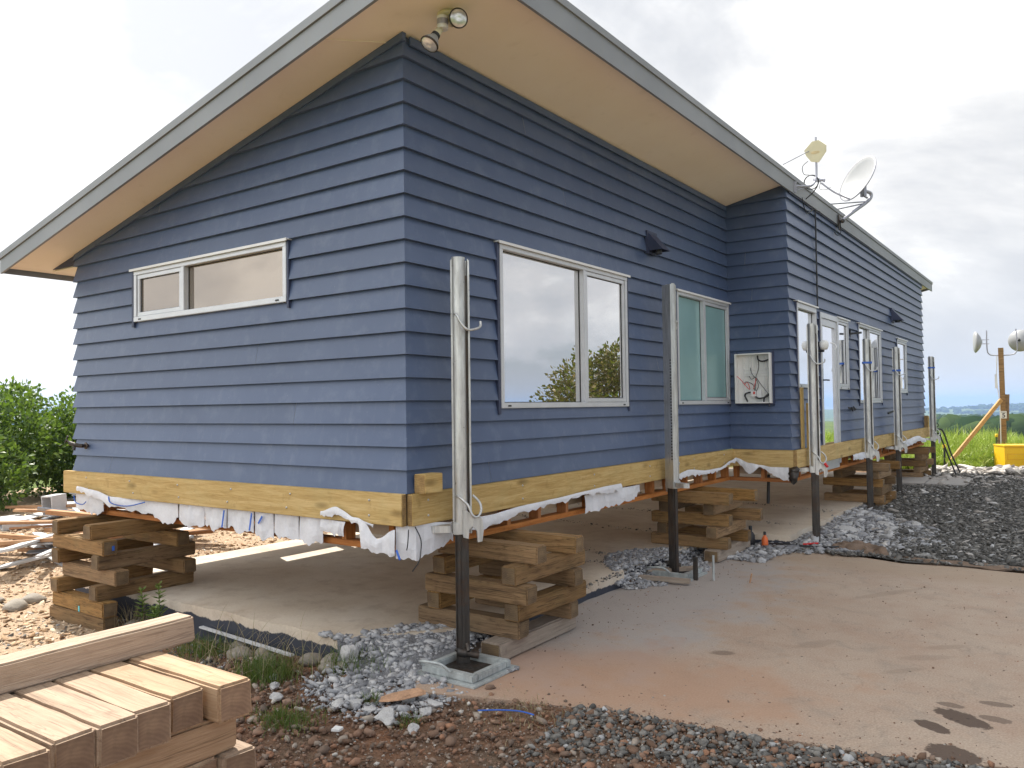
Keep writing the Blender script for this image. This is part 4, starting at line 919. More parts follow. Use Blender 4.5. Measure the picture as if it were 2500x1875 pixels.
def crib(where, group, layers, zb, dx=0, dy=0, greys=()):
    """layers bottom to top: ('x'|'y', [(cx, cy), ...])"""
    n = len(layers); z = zb
    for i,(d,items) in enumerate(layers):
        lay = 'top' if i == n-1 else ('bottom' if i == 0 else ORD[i]+' from bottom')
        for k,(cx,cy) in enumerate(items):
            side = {'x':['front','rear','middle'],'y':['left','right','middle']}[d][k] if len(items) > 1 else 'single'
            lab = f'{side} block of the {lay} layer in {where}'
            block(cx+dx+random.uniform(-.008,.008), cy+dy+random.uniform(-.008,.008), z, 0 if d == 'x' else 90, lab, group, mesh=grey_mesh if (i,k) in greys else None, sc=(1.12,1.3,1.02) if (i,k) in greys else (1,1,1))
        z += BS
# near crib: slab corner / driveway
crib('the crib behind the nearest jack','timber blocks of the near crib',[
 ('y',[(-.30,1.2),(.31,.96)]),
 ('x',[(.0,.66),(.02,1.30)]),
 ('y',[(-.27,1.02),(.40,1.03)]),
 ('x',[(.10,.62),(.08,1.28)]),
 ('y',[(-.24,1.04),(.415,.99)]),
 ('x',[(.10,.74),(.12,1.20)])], .005, greys=((0,1),))
# left crib
crib('the left crib under the gable end','timber blocks of the left crib',[
 ('x',[(-3.48,-.33),(-3.45,.30)]),
 ('x',[(-3.46,-.33),(-3.42,.30)]),
 ('y',[(-3.84,.04),(-3.18,.04)]),
 ('x',[(-3.44,-.26),(-3.42,.36)]),
 ('y',[(-3.86,.05),(-3.19,.07)]),
 ('x',[(-3.50,-.31),(-3.42,.30)]),
 ('y',[(-3.86,.07),(-3.28,.05)])], -.12)
crib('the middle crib','timber blocks of the middle crib',[
 ('y',[(-.35,4.95),(.27,4.95)]),
 ('x',[(-.03,4.60),(-.02,5.24)]),
 ('y',[(-.33,4.98),(.28,4.92)]),
 ('x',[(.0,4.58),(.12,5.22)]),
 ('y',[(-.30,4.95),(.24,4.90)]),
 ('x',[(.06,4.45),(.16,4.95)])], .005, greys=((0,1),))
crib('the fourth crib from the left','timber blocks of the fourth crib',[
 ('y',[(.25,10.1),(.96,10.1)]),
 ('x',[(.57,9.72),(.60,10.38)]),
 ('y',[(.33,10.05),(.93,10.05)]),
 ('x',[(.56,9.70),(.62,10.34)]),
 ('y',[(.35,10.05),(.90,10.02)]),
 ('x',[(.66,9.62),(.70,10.2)])], .005)
crib('the last crib at the far end','timber blocks of the last crib',[
 ('y',[(.2,14.7),(.80,14.7)]),
 ('x',[(.42,14.32),(.46,15.0)]),
 ('y',[(.2,14.7),(.78,14.7)]),
 ('x',[(.50,14.3),(.52,14.98)]),
 ('y',[(.2,14.7),(.80,14.7)]),
 ('x',[(.55,14.3),(.56,14.95)])], .005)
# foreground stack
gs = 'timber blocks of the foreground stack'
zt = .80
tops = [(-2.19,1.265,'farthest right beyond a narrow gap'),(-2.335,1.215,'second from the right, set back'),(-2.46,1.25,'third from the right'),(-2.583,1.265,'fourth from the right'),(-2.712,1.26,'fifth from the right'),(-2.85,1.29,'sixth from the right'),(-2.98,1.26,'leftmost cut by the picture edge')]
for (y,xe,d) in tops: block(xe-.45, y, zt-BS, 0, f'block {d} in the top row of the foreground stack'.replace(',',''), gs, stk_meshes)
o = block(.675,-2.43,zt-.004,91.5,'long block lying crosswise on top of the foreground stack',gs,stk_meshes,sc=(1,.85,.82))
for i in range(1,6):
    z = zt-BS*(i+1)-.0
    lay = ['','second','third','fourth','fifth','sixth'][i]
    if i%2 == 1:
        block(1.13,-2.58,z,90,f'near crosswise block in the {lay} row down of the foreground stack',gs,stk_meshes)
        block(.45,-2.60,z,90,f'far crosswise block in the {lay} row down of the foreground stack',gs,stk_meshes)
    else:
        for k,y in enumerate((-2.14,-2.275,-2.80)): block(.78-(.03 if k == 1 else 0),y,z,0,f'{["right","middle","left"][k]} lengthwise block in the {lay} row down of the foreground stack',gs,stk_meshes)
# paint marks on some blocks
for i,(p,s_,mt) in enumerate((((-3.42,-.396,.035),(.018,.004,.045),'teal_mark'),((-3.045,-.30,.565),(.004,.02,.04),'blue'))):
    m_ = MB(); m_.box((p[0]-s_[0]/2,p[1]-s_[1]/2,p[2]-s_[2]/2),(p[0]+s_[0]/2,p[1]+s_[1]/2,p[2]+s_[2]/2))
    tgt = min([o for o in bpy.data.objects if o.name.startswith('timber_block')], key=lambda o: (o.location-Vector(p)).length+abs(o.location.z+.06-p[2])*3)
    o = m_.build('paint_mark', M[mt]); o.parent = tgt; o.matrix_parent_inverse = (Matrix.Translation(tgt.location) @ tgt.rotation_euler.to_matrix().to_4x4()).inverted()

# ------------------------------------------------------------------ scattered stones, chips
def ico(sub=1):
    bm = bmesh.new(); bmesh.ops.create_icosphere(bm, subdivisions=sub, radius=1.); v = np.array([x.co[:] for x in bm.verts]); f = np.array([[q.index for q in p.verts] for p in bm.faces]); bm.free(); return v, f
def scatter(name, pts, mat, flat=.65, sub=1, jag=.25, elong=1.3, smooth=False):
    """pts rows: x y z size"""
    v, f = ico(sub); n = len(pts); pts = np.array(pts); nv, nf = len(v), len(f)
    var = [v*(1+RNG.normal(0,jag,(nv,1)))*np.array([1,1,1]) for _ in range(16)]
    if sub >= 1 and not smooth:
        for q in var:
            q *= 1.12
            for _ in range(9):
                nq = RNG.normal(0,1,3); nq /= np.linalg.norm(nq); e_ = np.maximum(q @ nq-RNG.uniform(.5,.8),0); q -= e_[:,None]*nq
    V = np.empty((n,nv,3)); idx = RNG.integers(0,16,n); a = RNG.uniform(0,2*np.pi,n); tx = RNG.normal(0,.35,n); ty = RNG.normal(0,.35,n)
    sx = pts[:,3]*RNG.uniform(.8,elong,n); sy = pts[:,3]*RNG.uniform(.6,1,n); sz = pts[:,3]*flat*RNG.uniform(.6,1.1,n)
    for i in range(n):
        q = var[idx[i]]*np.array([sx[i],sy[i],sz[i]])
        ct,st = math.cos(tx[i]),math.sin(tx[i]); q = q @ np.array([[1,0,0],[0,ct,-st],[0,st,ct]]); ct,st = math.cos(ty[i]),math.sin(ty[i]); q = q @ np.array([[ct,0,st],[0,1,0],[-st,0,ct]])
        ca,sa = math.cos(a[i]),math.sin(a[i]); V[i] = q @ np.array([[ca,-sa,0],[sa,ca,0],[0,0,1]])+pts[i,:3]
    F = (f[None]+np.arange(n)[:,None,None]*nv).reshape(-1,3)
    me = bpy.data.meshes.new(name); me.vertices.add(n*nv); me.vertices.foreach_set('co', V.reshape(-1)); me.loops.add(F.size); me.loops.foreach_set('vertex_index', F.reshape(-1).astype(np.int32))
    me.polygons.add(len(F)); me.polygons.foreach_set('loop_start', np.arange(0,F.size,3,dtype=np.int32)); me.polygons.foreach_set('loop_total', np.full(len(F),3,dtype=np.int32))
    me.update(calc_edges=True); me.validate(); me.materials.append(mat)
    if smooth: me.polygons.foreach_set('use_smooth',[True]*len(F))
    o = bpy.data.objects.new(name, me); COL.objects.link(o); return tag(o, kind='stuff')
def sample(n, box, ok, sz, zf=lambda x,y: 0.):
    out = []; x0,x1,y0,y1 = box
    while len(out) < n:
        x, y = random.uniform(x0,x1), random.uniform(y0,y1); p = ok(x,y)
        if p is True or (p and random.random() < p): s_ = sz(); out.append((x,y,zf(x,y)+s_*.15,s_))
    return out
def edge_y(x):
    for (a,b_),(c_,d) in zip(drive_edge,drive_edge[1:]):
        if a <= x <= c_: return b_+(d-b_)*(x-a)/(c_-a)
    return drive_edge[0][1] if x < 0 else 1.1
logn = lambda m,s_,mx: (lambda: min(mx, m*math.exp(random.gauss(0,s_))))
def ok_brown(x,y):
    e = edge_y(x)+fbm(x*3,y*3,5,3)*.06; 
    if x < -.3 and y > -.25: return .15
    return 1 if y < e-.0 else (.10 if y < e+.10 else (.012 if y < e+.4 else 0))
zb_ = lambda x,y: ground_h(x,y)+.0
scatter('gravel', sample(12500,(-1.6,3.6,-2.1,.75),ok_brown,logn(.0112,.55,.042),zb_), M['st_brown'], sub=1, jag=.08)
scatter('fine_gravel', sample(11000,(-1.2,3.2,-1.6,.75),lambda x,y: (1 if y < edge_y(x)+.04 else (.10 if y < edge_y(x)+.30 else 0)) if not (x < -.3 and y > -.25) else .1,logn(.0046,.35,.009),zb_), M['st_brown'], sub=0, jag=.25)
scatter('coarse_gravel', sample(2600,(1.2,3.4,-1.1,.55),lambda x,y: (lambda d: 1 if 0 < d < .45 else (.2 if d < .9 and d > 0 else 0))(edge_y(x)-y+fbm(x*2,y*2,8,3)*.08),logn(.013,.45,.034),zb_), M['st_grey'], sub=1, jag=.08)
# dark gravel beyond the driveway
def ok_dark(x,y):
    if x < .45 or y < 5.55+.1*fbm(x*2,0,3,3) or (x < .8 and y < 8.6): return 0
    if y > 16.6: return 0
    if 12.9 < y < 14.4 and x < 1.8: return .03
    return 1 if random.random() < max(.35, 1.4-(y-5.5)*.1) else 0
zdk = lambda x,y: ground_h(x,y)+.02
sheet('gravel_bed', [(.25,5.5),(1.0,5.78),(2,5.5),(3,5.58),(9,5.65),(9,17),(3.5,16.4),(.3,16.8),(-5,16.8),(-5,15.6),(.74,15.6),(.76,6.0)], .012, m_soil('dark_gravel_bed',(.06,.057,.05),(.11,.10,.09),(.2,.19,.17),7), .05, .3, lambda x,y: ground_h(x,y)+.0)['kind'] = 'structure'
scatter('dark_gravel', sample(23000,(.45,4.2,5.5,16.8),ok_dark,logn(.0155,.45,.055),zdk), M['st_grey'], flat=.4, elong=1.7, sub=0, jag=.25)
scatter('pale_flat_stones', sample(900,(.6,4.6,6,16.9),lambda x,y: .1+.9*smoothstep(12.5,15.5,y),logn(.04,.5,.12),zdk), M['st_fleck'], flat=.3, elong=1.8)
scatter('pale_shoreline_stones', sample(1500,(.7,6,14.9,17.3),lambda x,y: smoothstep(.0,.5,y-16.4+.55*x*.9-.2) ,logn(.06,.45,.16),lambda x,y: ground_h(x,y)+.03+.10*smoothstep(1.6,3,x)), M['st_fleck'], flat=.45, elong=1.7)
# pale concrete rubble
def heap(x,y):                 # broken corner of the slab: slopes from slab top down to the driveway
    d = (x+.62)*.82-(y+.02)*.57; t_ = min(1,max(0,d/.50)); return .125*(1-t_)**1.1
def ok_r1(x,y):
    d = (x+.62)*.82-(y+.02)*.57; n_ = fbm(x*4,y*4,6,3)*.12
    if (.0 < x < .5 and .05 < y < .41) or x > .56 or (x > .2 and y > .44): return 0
    if y > -.03 and -.12+n_ < d < .75: return 1 if x < .02 or y < .0 else .35
    return .55*max(0,1-((x-.05)/.60)**2-((y+.28)/.50)**2)**1.3 if y <= -.03 else 0
zr1 = lambda x,y: max(ground_h(x,y)+.008, (heap(x,y)+.015*fbm(x*7,y*7,3,3)) if y > -.06 and x < .12 else (heap(x,y)*max(0,1+(y+.06)*4) if x < .1 else -1))
sheet('rubble_bed', [(-.66,-.01),(-.34,.36),(-.12,.66),(.02,.90),(.06,.5),(.06,.05),(.05,-.25),(-.2,-.22),(-.5,-.14)], .0, m_soil('crushed_concrete',(.16,.16,.17),(.26,.26,.27),(.36,.36,.37),9), .02, .06, lambda x,y: zr1(x,y)+.004)['kind'] = 'structure'
scatter('concrete_rubble', sample(9000,(-1.0,.75,-.9,.75),ok_r1, logn(.0076,.68,.045), zr1), M['st_pale'], sub=1, jag=.10, flat=.6, elong=1.7)
scatter('slab_edge_rubble', sample(4600,(-.75,.8,2.7,4.9),lambda x,y: 1 if -.5*math.sin(min(1,max(0,(y-2.9)/1.6))*math.pi) - .05 < x < .42*math.sin(min(1,max(0,(y-2.75)/2.0))*math.pi)**.6+.10*fbm(x*5,y*5,2,3) else 0, logn(.0098,.62,.05), lambda x,y: .13*smoothstep(.12,-.12,x)+.012*max(0,1-abs(x)*2.5)), M['st_pale'], sub=1, jag=.10)
def ok_r3(x,y):
    w_ = .25+1.45*smoothstep(4.8,6.6,y)*smoothstep(9.8,7.5,y); return 1 if .2+ .35*smoothstep(5.8,6.2,y) < x < .35+w_ +.2*fbm(x*3,y*3,7,3) or (x < .75 and y < 6.2 and x > -.1) else .0
scatter('broken_concrete_bank', sample(8500,(-.1,2.3,4.7,9.9),ok_r3, logn(.0155,.62,.09), lambda x,y: ground_h(x,y)+.01+.05*max(0,1-abs(x-.85)/.8)*smoothstep(5.3,6.4,y)), M['st_pale'], flat=.45, elong=1.6, sub=1, jag=.10)
# debris lines across the slab where channels were cut
def line_pts(p,q,n,w_,s_): return [(p[0]+(q[0]-p[0])*t+random.gauss(0,w_),p[1]+(q[1]-p[1])*t+random.gauss(0,w_)+.03*math.sin(t*17),.135,s_*math.exp(random.gauss(0,.5))) for t in (random.random() for _ in range(n))]
scatter('slab_debris', sum([line_pts(p,q,240,.06,.007) for p,q in (((-2.6,3.3),(-.1,3.2)),((-4,5.9),(-.4,5.2)),((-4,7.4),(.5,6.7)),((-4.1,9.6),(.6,8.3)),((-2.9,4.1),(-.6,3.7)))],[])+line_pts((.0,1.5),(.02,2.9),200,.03,.008), M['st_grey'])
scatter('driveway_grit', sample(700,(.1,3.3,.1,5.4),lambda x,y: .25+.75*smoothstep(1.1,.2,x) if inpoly(x,y,drive_poly) else 0,logn(.0042,.45,.012),lambda x,y: .001), M['st_brown'])
# bark / straw ground on the left, sunlit
chip_poly = [(-14,-2.5),(-2.4,-2.2),(-2.5,-.9),(-2.75,-.45),(-4.3,-.15),(-4.3,16),(-9,16),(-14,9)]
sheet('bark_ground', chip_poly, .008, m_soil('bark_chip_bed',(.42,.27,.16),(.52,.37,.24),(.68,.52,.36),8), .08, .3, lambda x,y: ground_h(x,y))['kind'] = 'structure'
def okc(x,y): return 1 if inpoly(x,y,chip_poly) and (x+5)**2/30+(y-1)**2/40 < 1 else 0
scatter('bark_chips', sample(15000,(-10,-2.6,-1.6,7.5),okc,logn(.016,.45,.045),lambda x,y: ground_h(x,y)+.01), M['st_chip'], flat=.35, elong=2.4)
scatter('left_corner_gravel', sample(1800,(-4.2,-1.2,-1.4,.0),lambda x,y: 1 if y < -.0 and x+y*.6 > -4.2 else 0,logn(.011,.5,.03),zb_), M['st_grey'])

# ------------------------------------------------------------------ single stones worth pointing at
def stone(name, loc, s, mat, seed, label, cat, group=None, flat=.7, smooth=True, jag=.22, tilt=0):
    bm = bmesh.new(); bmesh.ops.create_icosphere(bm, subdivisions=3, radius=1)
    if not smooth:
        rq = random.Random(seed*13+1)
        for _ in range(13):
            nq = Vector((rq.gauss(0,1),rq.gauss(0,1),rq.gauss(0,1))).normalized(); dq = rq.uniform(.5,.82)
            for v in bm.verts:
                e_ = v.co.dot(nq)-dq
                if e_ > 0: v.co -= nq*e_
        jag *= .5
    for v in bm.verts:
        d = 1+jag*noise.noise(v.co*(1.1 if smooth else 1.5)+Vector((seed*3.1,0,0)))+ (0 if smooth else .1*noise.noise(v.co*4+Vector((seed,5,0))))
        v.co = Vector((v.co.x*s[0],v.co.y*s[1],v.co.z*s[2]))*d
    me = bpy.data.meshes.new(name); bm.to_mesh(me); bm.free(); me.materials.append(mat); me.polygons.foreach_set('use_smooth',[smooth]*len(me.polygons))
    o = bpy.data.objects.new(name, me); COL.objects.link(o); o.location = loc; o.rotation_euler = (tilt,tilt*.6,seed); return tag(o,label,cat,group)
for i,(x,y,s_) in enumerate(((-1.42,-.24,.075),(-1.10,-.27,.07),(-1.28,-.14,.06),(-.78,-.14,.065),(-.60,-.10,.075),(-.43,-.13,.065),(-.52,-.22,.05),(-1.62,-.12,.055),(-3.0,-.16,.07),(-2.85,-.25,.06))):
    stone('cobble', (x,y,ground_h(x,y)+.02), (s_*1.2,s_,s_*.72), M['rock'], i+1, 'rounded river cobble half sunk beside the dark slab edge', 'stone', 'river cobbles along the slab edge')
for i,(x,y,s_) in enumerate(((-4.55,-.42,.10),(-4.7,-.2,.09),(-4.95,-.45,.08))):
    stone('cobble', (x,y,ground_h(x,y)+.03), (s_*1.3,s_,s_*.6), M['rock'], i+31, 'smooth boulder on bark ground left of the left crib', 'stone', 'boulders left of the left crib')
for i,(x,y,s_) in enumerate(((.02,-.63,.062),(.09,-.56,.055),(.29,-.31,.08),(.40,-.60,.085),(-.12,-.42,.06),(-.03,-.12,.05),(.07,-.04,.045),(.22,-.55,.05),(.52,-.42,.05),(-.55,-.62,.045),(-.35,-.75,.05),(.33,-.24,.05),(-.05,-.28,.05),(.48,-.3,.055),(-.7,-.5,.04),(.60,-.62,.045),(.12,-.38,.05))):
    stone('concrete_chunk', (x,y,ground_h(x,y)+s_*.3), (s_*1.1,s_*.8,s_*.55), M['conc_chunk'], i+50, 'fist-sized lump of broken concrete near the nearest jack', 'rubble', 'concrete lumps near the nearest jack', smooth=False, jag=.5)
for i,(x,y,s_) in enumerate(((1.5,7.5,.11),(1.35,7.9,.12),(1.1,7.1,.13),(1.25,6.6,.12),(1.0,6.5,.1),(1.55,6.9,.1),(.95,7.6,.12),(1.7,8.1,.09),(1.2,8.4,.1))):
    stone('concrete_chunk', (x,y,ground_h(x,y)+.05), (s_*1.1,s_*.8,s_*.35), M['conc_chunk'], i+80, 'large broken concrete piece on the rubble bank by the third jack', 'rubble', 'large concrete pieces on the rubble bank', smooth=False, jag=.5, tilt=.3)
stone('concrete_chunk', (-.42,.02-.14,.07), (.085,.05,.12), M['conc_chunk'], 3, 'upright concrete shard leaning against the slab corner', 'rubble', smooth=False, jag=.35)
stone('rusty_flake', (.27,-.36,.02), (.17,.10,.028), M['rust_plate'], 4, 'flat rust-stained concrete flake lying before the nearest jack', 'rubble', smooth=False, jag=.4, tilt=.12)
for i,(x,y,s_,lab) in enumerate(((1.32,17.1,.26,'white boulder on the gravel edge before the long grass'),(.98,16.9,.16,'low pale boulder left of the white boulder'),(2.55,15.9,.30,'largest pale rock at the right edge of the gravel'))):
    stone('boulder', (x,y,.14), (s_*1.2,s_,s_*.55), simple(f'pale_boulder_{i}', (.6,.56,.5), .9, var=.25, scale=6, bump=.5), i+8, lab, 'rock', smooth=False, jag=.4)
# pavers, stick, tile scraps
for i,(P,lab) in enumerate((([(.45,12.95),(1.08,12.93),(1.02,14.55),(.35,14.5)],'left grey concrete paver beside the last crib'),([(1.10,12.93),(1.80,12.9),(1.72,14.45),(1.04,14.55)],'right grey concrete paver beside the last crib'))):
    m_ = MB(); m_.prism(P, .10,.165); tag(m_.build('paver', simple(f'paver_concrete_{i}',(.34,.32,.30),.85,var=.15,scale=4), bevel=.006), lab, 'paver')
m_ = MB(); m_.bar((-2.2,-.04,-.02),(-.93,-.17,.0),.035,.012); tag(m_.build('white_batten', M['white_paint']), 'thin white batten lying along the foot of the slab edge', 'batten')
m_ = MB(); m_.prism([(.02,-.02),(.06,.0),(.05,.04),(.0,.03)],0,.012); tag(m_.build('tile_scrap', M['white_plastic'], loc=(.26,-.88,-.01)), 'small white plastic scrap with a hole in the gravel', 'scrap')
m_ = MB(); m_.tube(smooth_path([(.80,-.30,.02),(.9,-.24,.025),(1.0,-.18,.02),(1.08,-.16,.01)],5),.004,6); tag(m_.build('blue_cord', M['blue']), 'short blue cord lying on the gravel edge', 'cord')
# split boards round the second jack's foot
for p,q,lab in (((.02,3.22,.04),(.52,3.30,.04),'grey board laid in front of the second jack foot'),((.0,3.45,.05),(.34,3.86,.05),'grey board laid behind the second jack foot')):
    m_ = MB(); m_.box((0,-.03,-.02),((Vector(q)-Vector(p)).length,.03,.02)); o = m_.build('loose_board', M['grey_wood'], bevel=.004); o.location = p; o.rotation_euler.z = math.atan2(q[1]-p[1],q[0]-p[0]); tag(o, lab, 'board')
m_ = MB(); m_.box((-.02,-.015,0),(.02,.015,.22)); tag(m_.build('steel_peg', M['steel_dark'], loc=(.47,3.55,0)), 'short dark steel peg beside the second jack', 'peg')
m_ = MB(); m_.tube([(0,0,0),(0,0,.24)],.012,8); tag(m_.build('thin_peg', M['base_steel'], loc=(.62,3.63,0)), 'thin pale peg right of the dark steel peg', 'peg')
m_ = MB(); m_.tube([(0,0,0),(.02,.0,.09)],.008,6); tag(m_.build('rusty_nail', M['rust_plate'], loc=(.95,3.7,0)), 'short rusty rod sticking up from the driveway', 'rod')
# bottles in the rubble
def bottle(loc, mat, lab):
    r = empty('bottle', loc); tag(r, lab, 'bottle')
    m_ = MB(); m_.lathe((0,0,0),(0,0,1),[(0,0),(.045,0),(.05,.02),(.05,.12),(.03,.155),(.02,.16),(.02,.18)],18); m_.build('bottle_body', M[mat], r)
    m_ = MB(); m_.lathe((0,0,.18),(0,0,1),[(.022,0),(.022,.045),(0,.05)],14); m_.build('cap', M['black'], r); return r
bottle((.30,5.62,.02),'black','black bottle standing in rubble by the middle crib'); _b = bottle((.47,5.62,.01),'orange','orange bottle with dark cap in rubble by the middle crib'); _b.scale = (.75,.75,.8)
m_ = MB(); m_.tube(smooth_path([(.86,5.80,.05),(.93,5.82,.06),(1.02,5.84,.07)],4),.011,8); tag(m_.build('red_hose', M['red']), 'short red hose end lying at the foot of the third jack', 'hose')
m_ = MB(); m_.tube(smooth_path([(.50,5.7,.04),(.75,5.66,.06),(1.0,5.70,.05),(1.25,5.84,.05)],4),.012,8); tag(m_.build('black_hose', M['black']), 'black hose lying at the foot of the third jack', 'hose')
# rotten sacking along the driveway edge
def rag(name, P, w_, h_, seed, lab):
    m_ = MB(); Q = smooth_path([Vector(p) for p in P], 8); n = 12; vs = []
    for i,p in enumerate(Q):
        k = math.sin(math.pi*min(1,max(0,(i+.5)/len(Q))))**.5
        for j in range(n):
            t = (j/(n-1)-.5)*2; vs.append((p.x+.04*fbm(i*.3,j*.4,seed,3), p.y+t*w_*k+.05*fbm(i*.25,j*.2,seed+4,3), p.z+h_*k*(1-t*t)*(.6+.7*fbm(i*.22,j*.3,seed+2,2))))
    m_.add(vs, [(i*n+j,(i+1)*n+j,(i+1)*n+j+1,i*n+j+1) for i in range(len(Q)-1) for j in range(n-1)], 0, True)
    return tag(m_.build(name, M['black_fabric'], recalc=False), lab, 'sacking')
rag('sacking', [(1.15,5.85,.0),(1.35,5.95,.01),(1.6,5.9,.0),(1.8,5.75,.0)], .16,.15,1, 'crumpled brown sacking heap right of the third jack')
rag('sacking', [(1.75,5.72,.0),(2.1,5.62,.0),(2.6,5.66,.0),(3.2,5.66,.0),(3.9,5.7,0)], .09,.06,5, 'long strip of brown sacking along the driveway edge')

# ------------------------------------------------------------------ demolition pile on the left
dg = 'boards in the demolition pile'
rn = random.Random(11)
def plank(c_, L, w_, t_, ang, tilt, roll, mat, lab, grp=dg, name='scrap_board'):
    m_ = MB(); m_.box((-L/2,-w_/2,-t_/2),(L/2,w_/2,t_/2)); o = m_.build(name, M[mat], bevel=.003); o.location = c_; o.rotation_euler = (R(roll),R(tilt),R(ang)); return tag(o, lab, 'board', grp)
plank((-7.1,1.0,.14),3.0,.24,.03,-40,-3,10,'white_paint','long white board slanting down towards the left picture edge',None)
plank((-6.85,1.15,.06),2.6,.07,.02,-38,-3,0,'white_paint','narrow white strip under the long slanting white board',None)
for i in range(56):
    x = rn.uniform(-12,-6.4); y = .2+(-6.4-x)*.62+rn.uniform(0,2.4); z = ground_h(x,y)+rn.uniform(.03,.30)*max(.3,1-abs(x+8.8)/4)
    plank((x,y,z), rn.uniform(.6,2.0), rn.uniform(.07,.17), rn.uniform(.012,.03), rn.choice([rn.uniform(-25,30),rn.uniform(30,85),rn.uniform(110,150)]), rn.uniform(-11,11), rn.uniform(-25,25), ('white_paint','grey_paint','white_paint')[i%3], ('white painted board jumbled in the demolition pile','blue-grey painted board jumbled in the demolition pile','white painted board jumbled in the demolition pile')[i%3])
for i in range(42):
    x = rn.uniform(-12.5,-6.0); y = .6+(-6.4-x)*.62+rn.uniform(0,3.2); z = ground_h(x,y)+rn.uniform(.03,.34)
    plank((x,y,z), rn.uniform(.6,3.0), rn.uniform(.06,.16), rn.uniform(.03,.06), rn.uniform(5,45), rn.uniform(-6,6), rn.uniform(-10,10), 'brown_wood', 'brown timber offcut jumbled in the demolition pile')
plank((-9.2,4.7,.42),4.0,.10,.07,22,1,0,'brown_wood','long brown beam lying across the back of the demolition pile',None)
plank((-7.5,3.6,.36),3.4,.10,.05,20,-1,0,'brown_wood','long brown beam with pale top nearest the left crib',None)
for i,(c_,s_,lab) in enumerate((((-9.0,2.0,.10),(.24,.24,.30),'tall white box carcass standing in the demolition pile'),((-10.3,3.0,.2),(.26,.22,.26),'small white box carcass behind the tall one'),((-8.9,1.35,.02),(.55,.35,.12),'low open white box with dark inside at the left edge'))):
    m_ = MB(); a,b_,h_ = s_; t_ = .02
    m_.box((-a/2,-b_/2,0),(-a/2+t_,b_/2,h_)); m_.box((a/2-t_,-b_/2,0),(a/2,b_/2,h_)); m_.box((-a/2+t_,b_/2-t_,0),(a/2-t_,b_/2,h_)); m_.box((-a/2+t_,-b_/2,h_-t_),(a/2-t_,b_/2-t_,h_)); m_.box((-a/2+t_,-b_/2,0),(a/2-t_,b_/2-t_,t_))
    o = m_.build('box_carcass', M['white_paint'], bevel=.002, loc=(c_[0],c_[1],ground_h(c_[0],c_[1])+c_[2])); o.rotation_euler = (R([4,-8,2][i]),R([-3,5,2][i]),R([10,35,-8][i])); tag(o, lab, 'box')

# ------------------------------------------------------------------ plants
def leaves_mesh(pts, size, mat, name, elong=1.9, parent=None, droop=.3, curl=True):
    """pts: (pos, outward dir). each leaf is a folded four-vertex blade"""
    n = len(pts); V = np.empty((n,4,3)); 
    for i,(p,d) in enumerate(pts):
        d = (Vector(d)+Vector((random.gauss(0,.55),random.gauss(0,.55),random.gauss(0,.45)-droop*.3))).normalized(); u = d.cross(Vector((random.gauss(0,1),random.gauss(0,1),random.gauss(0,1)))).normalized(); nn = d.cross(u)
        s_ = size*random.uniform(.6,1.3); p = Vector(p)
        V[i,0] = p; V[i,1] = p+d*s_*.5+u*s_*.5/elong*1.1+nn*s_*.08; V[i,2] = p+d*s_; V[i,3] = p+d*s_*.5-u*s_*.5/elong*1.1+nn*s_*.08
    F = (np.array([0,1,2,3])[None]+np.arange(n)[:,None]*4)
    me = bpy.data.meshes.new(name); me.from_pydata(V.reshape(-1,3).tolist(), [], F.tolist()); me.materials.append(mat)
    o = bpy.data.objects.new(name, me); COL.objects.link(o)
    if parent: o.parent = parent
    return o
def bush(name, base, rad, n, size, mat, lab, cat, group=None, clumps=26, trunk_h=.6, core=.55, shoots=6):
    root = empty(name, base); tag(root, lab, cat, group); rn = random.Random(sum(map(ord,lab)))
    rx, ry, rz = rad; C = []
    for k in range(clumps):
        a = rn.uniform(0,2*math.pi); e = math.asin(rn.uniform(-.95,1)); rr = rn.uniform(.55,.9)*(1.12 if e < 0 else 1)
        C.append((Vector((rx*rr*math.cos(e)*math.cos(a),ry*rr*math.cos(e)*math.sin(a),rz*(1+rr*math.sin(e)))), rn.uniform(.24,.40)*min(rx,ry)))
    pts = []
    for i in range(n):
        c_, r_ = rn.choice(C); d = Vector((rn.gauss(0,1),rn.gauss(0,1),rn.gauss(0,1))).normalized(); p = c_+d*r_*rn.uniform(.55,1.05)
        if p.z < .02: p.z = rn.uniform(.02,.3)
        pts.append((p, (d+Vector((0,0,.2))).normalized()))
    for k in range(shoots):
        a = rn.uniform(0,2*math.pi); q = Vector((rx*.6*math.cos(a),ry*.6*math.sin(a),rz*1.75)); h_ = rn.uniform(.25,.5)
        for j in range(16): t_ = j/16; pts.append((q+Vector((.02*rn.gauss(0,1),.02*rn.gauss(0,1),h_*t_)), (rn.gauss(0,1),rn.gauss(0,1),.8)))
    leaves_mesh(pts, size, mat, 'crown', parent=root)
    m_ = MB()
    for k in range(7):
        c_ = rn.choice(C)[0]; m_.tube(smooth_path([(rn.uniform(-.1,.1),rn.uniform(-.1,.1),-.1),(c_.x*.35,c_.y*.35,c_.z*.4),tuple(c_)],4),[.04-.0035*i for i in range(9)],7)
    m_.build('trunk', M['bark'], root); return root
bush('hedge_shrub', (-12.6,2.4,.05),(1.5,1.6,1.05),20000,.095,M['leaf'],'tall dark glossy shrub at the left edge behind the demolition pile','shrub','shrubs at the left edge',34)
bush('hedge_shrub', (-11.6,4.6,.05),(1.45,1.5,1.02),18000,.09,M['leaf'],'bushy green shrub nearest the house corner on the left','shrub','shrubs at the left edge',34)
bush('hedge_shrub', (-10.9,1.2,.05),(.95,.95,.85),8000,.10,M['leaf'],'lower shrub with yellowish tips in front of the taller shrubs','shrub','shrubs at the left edge',20)
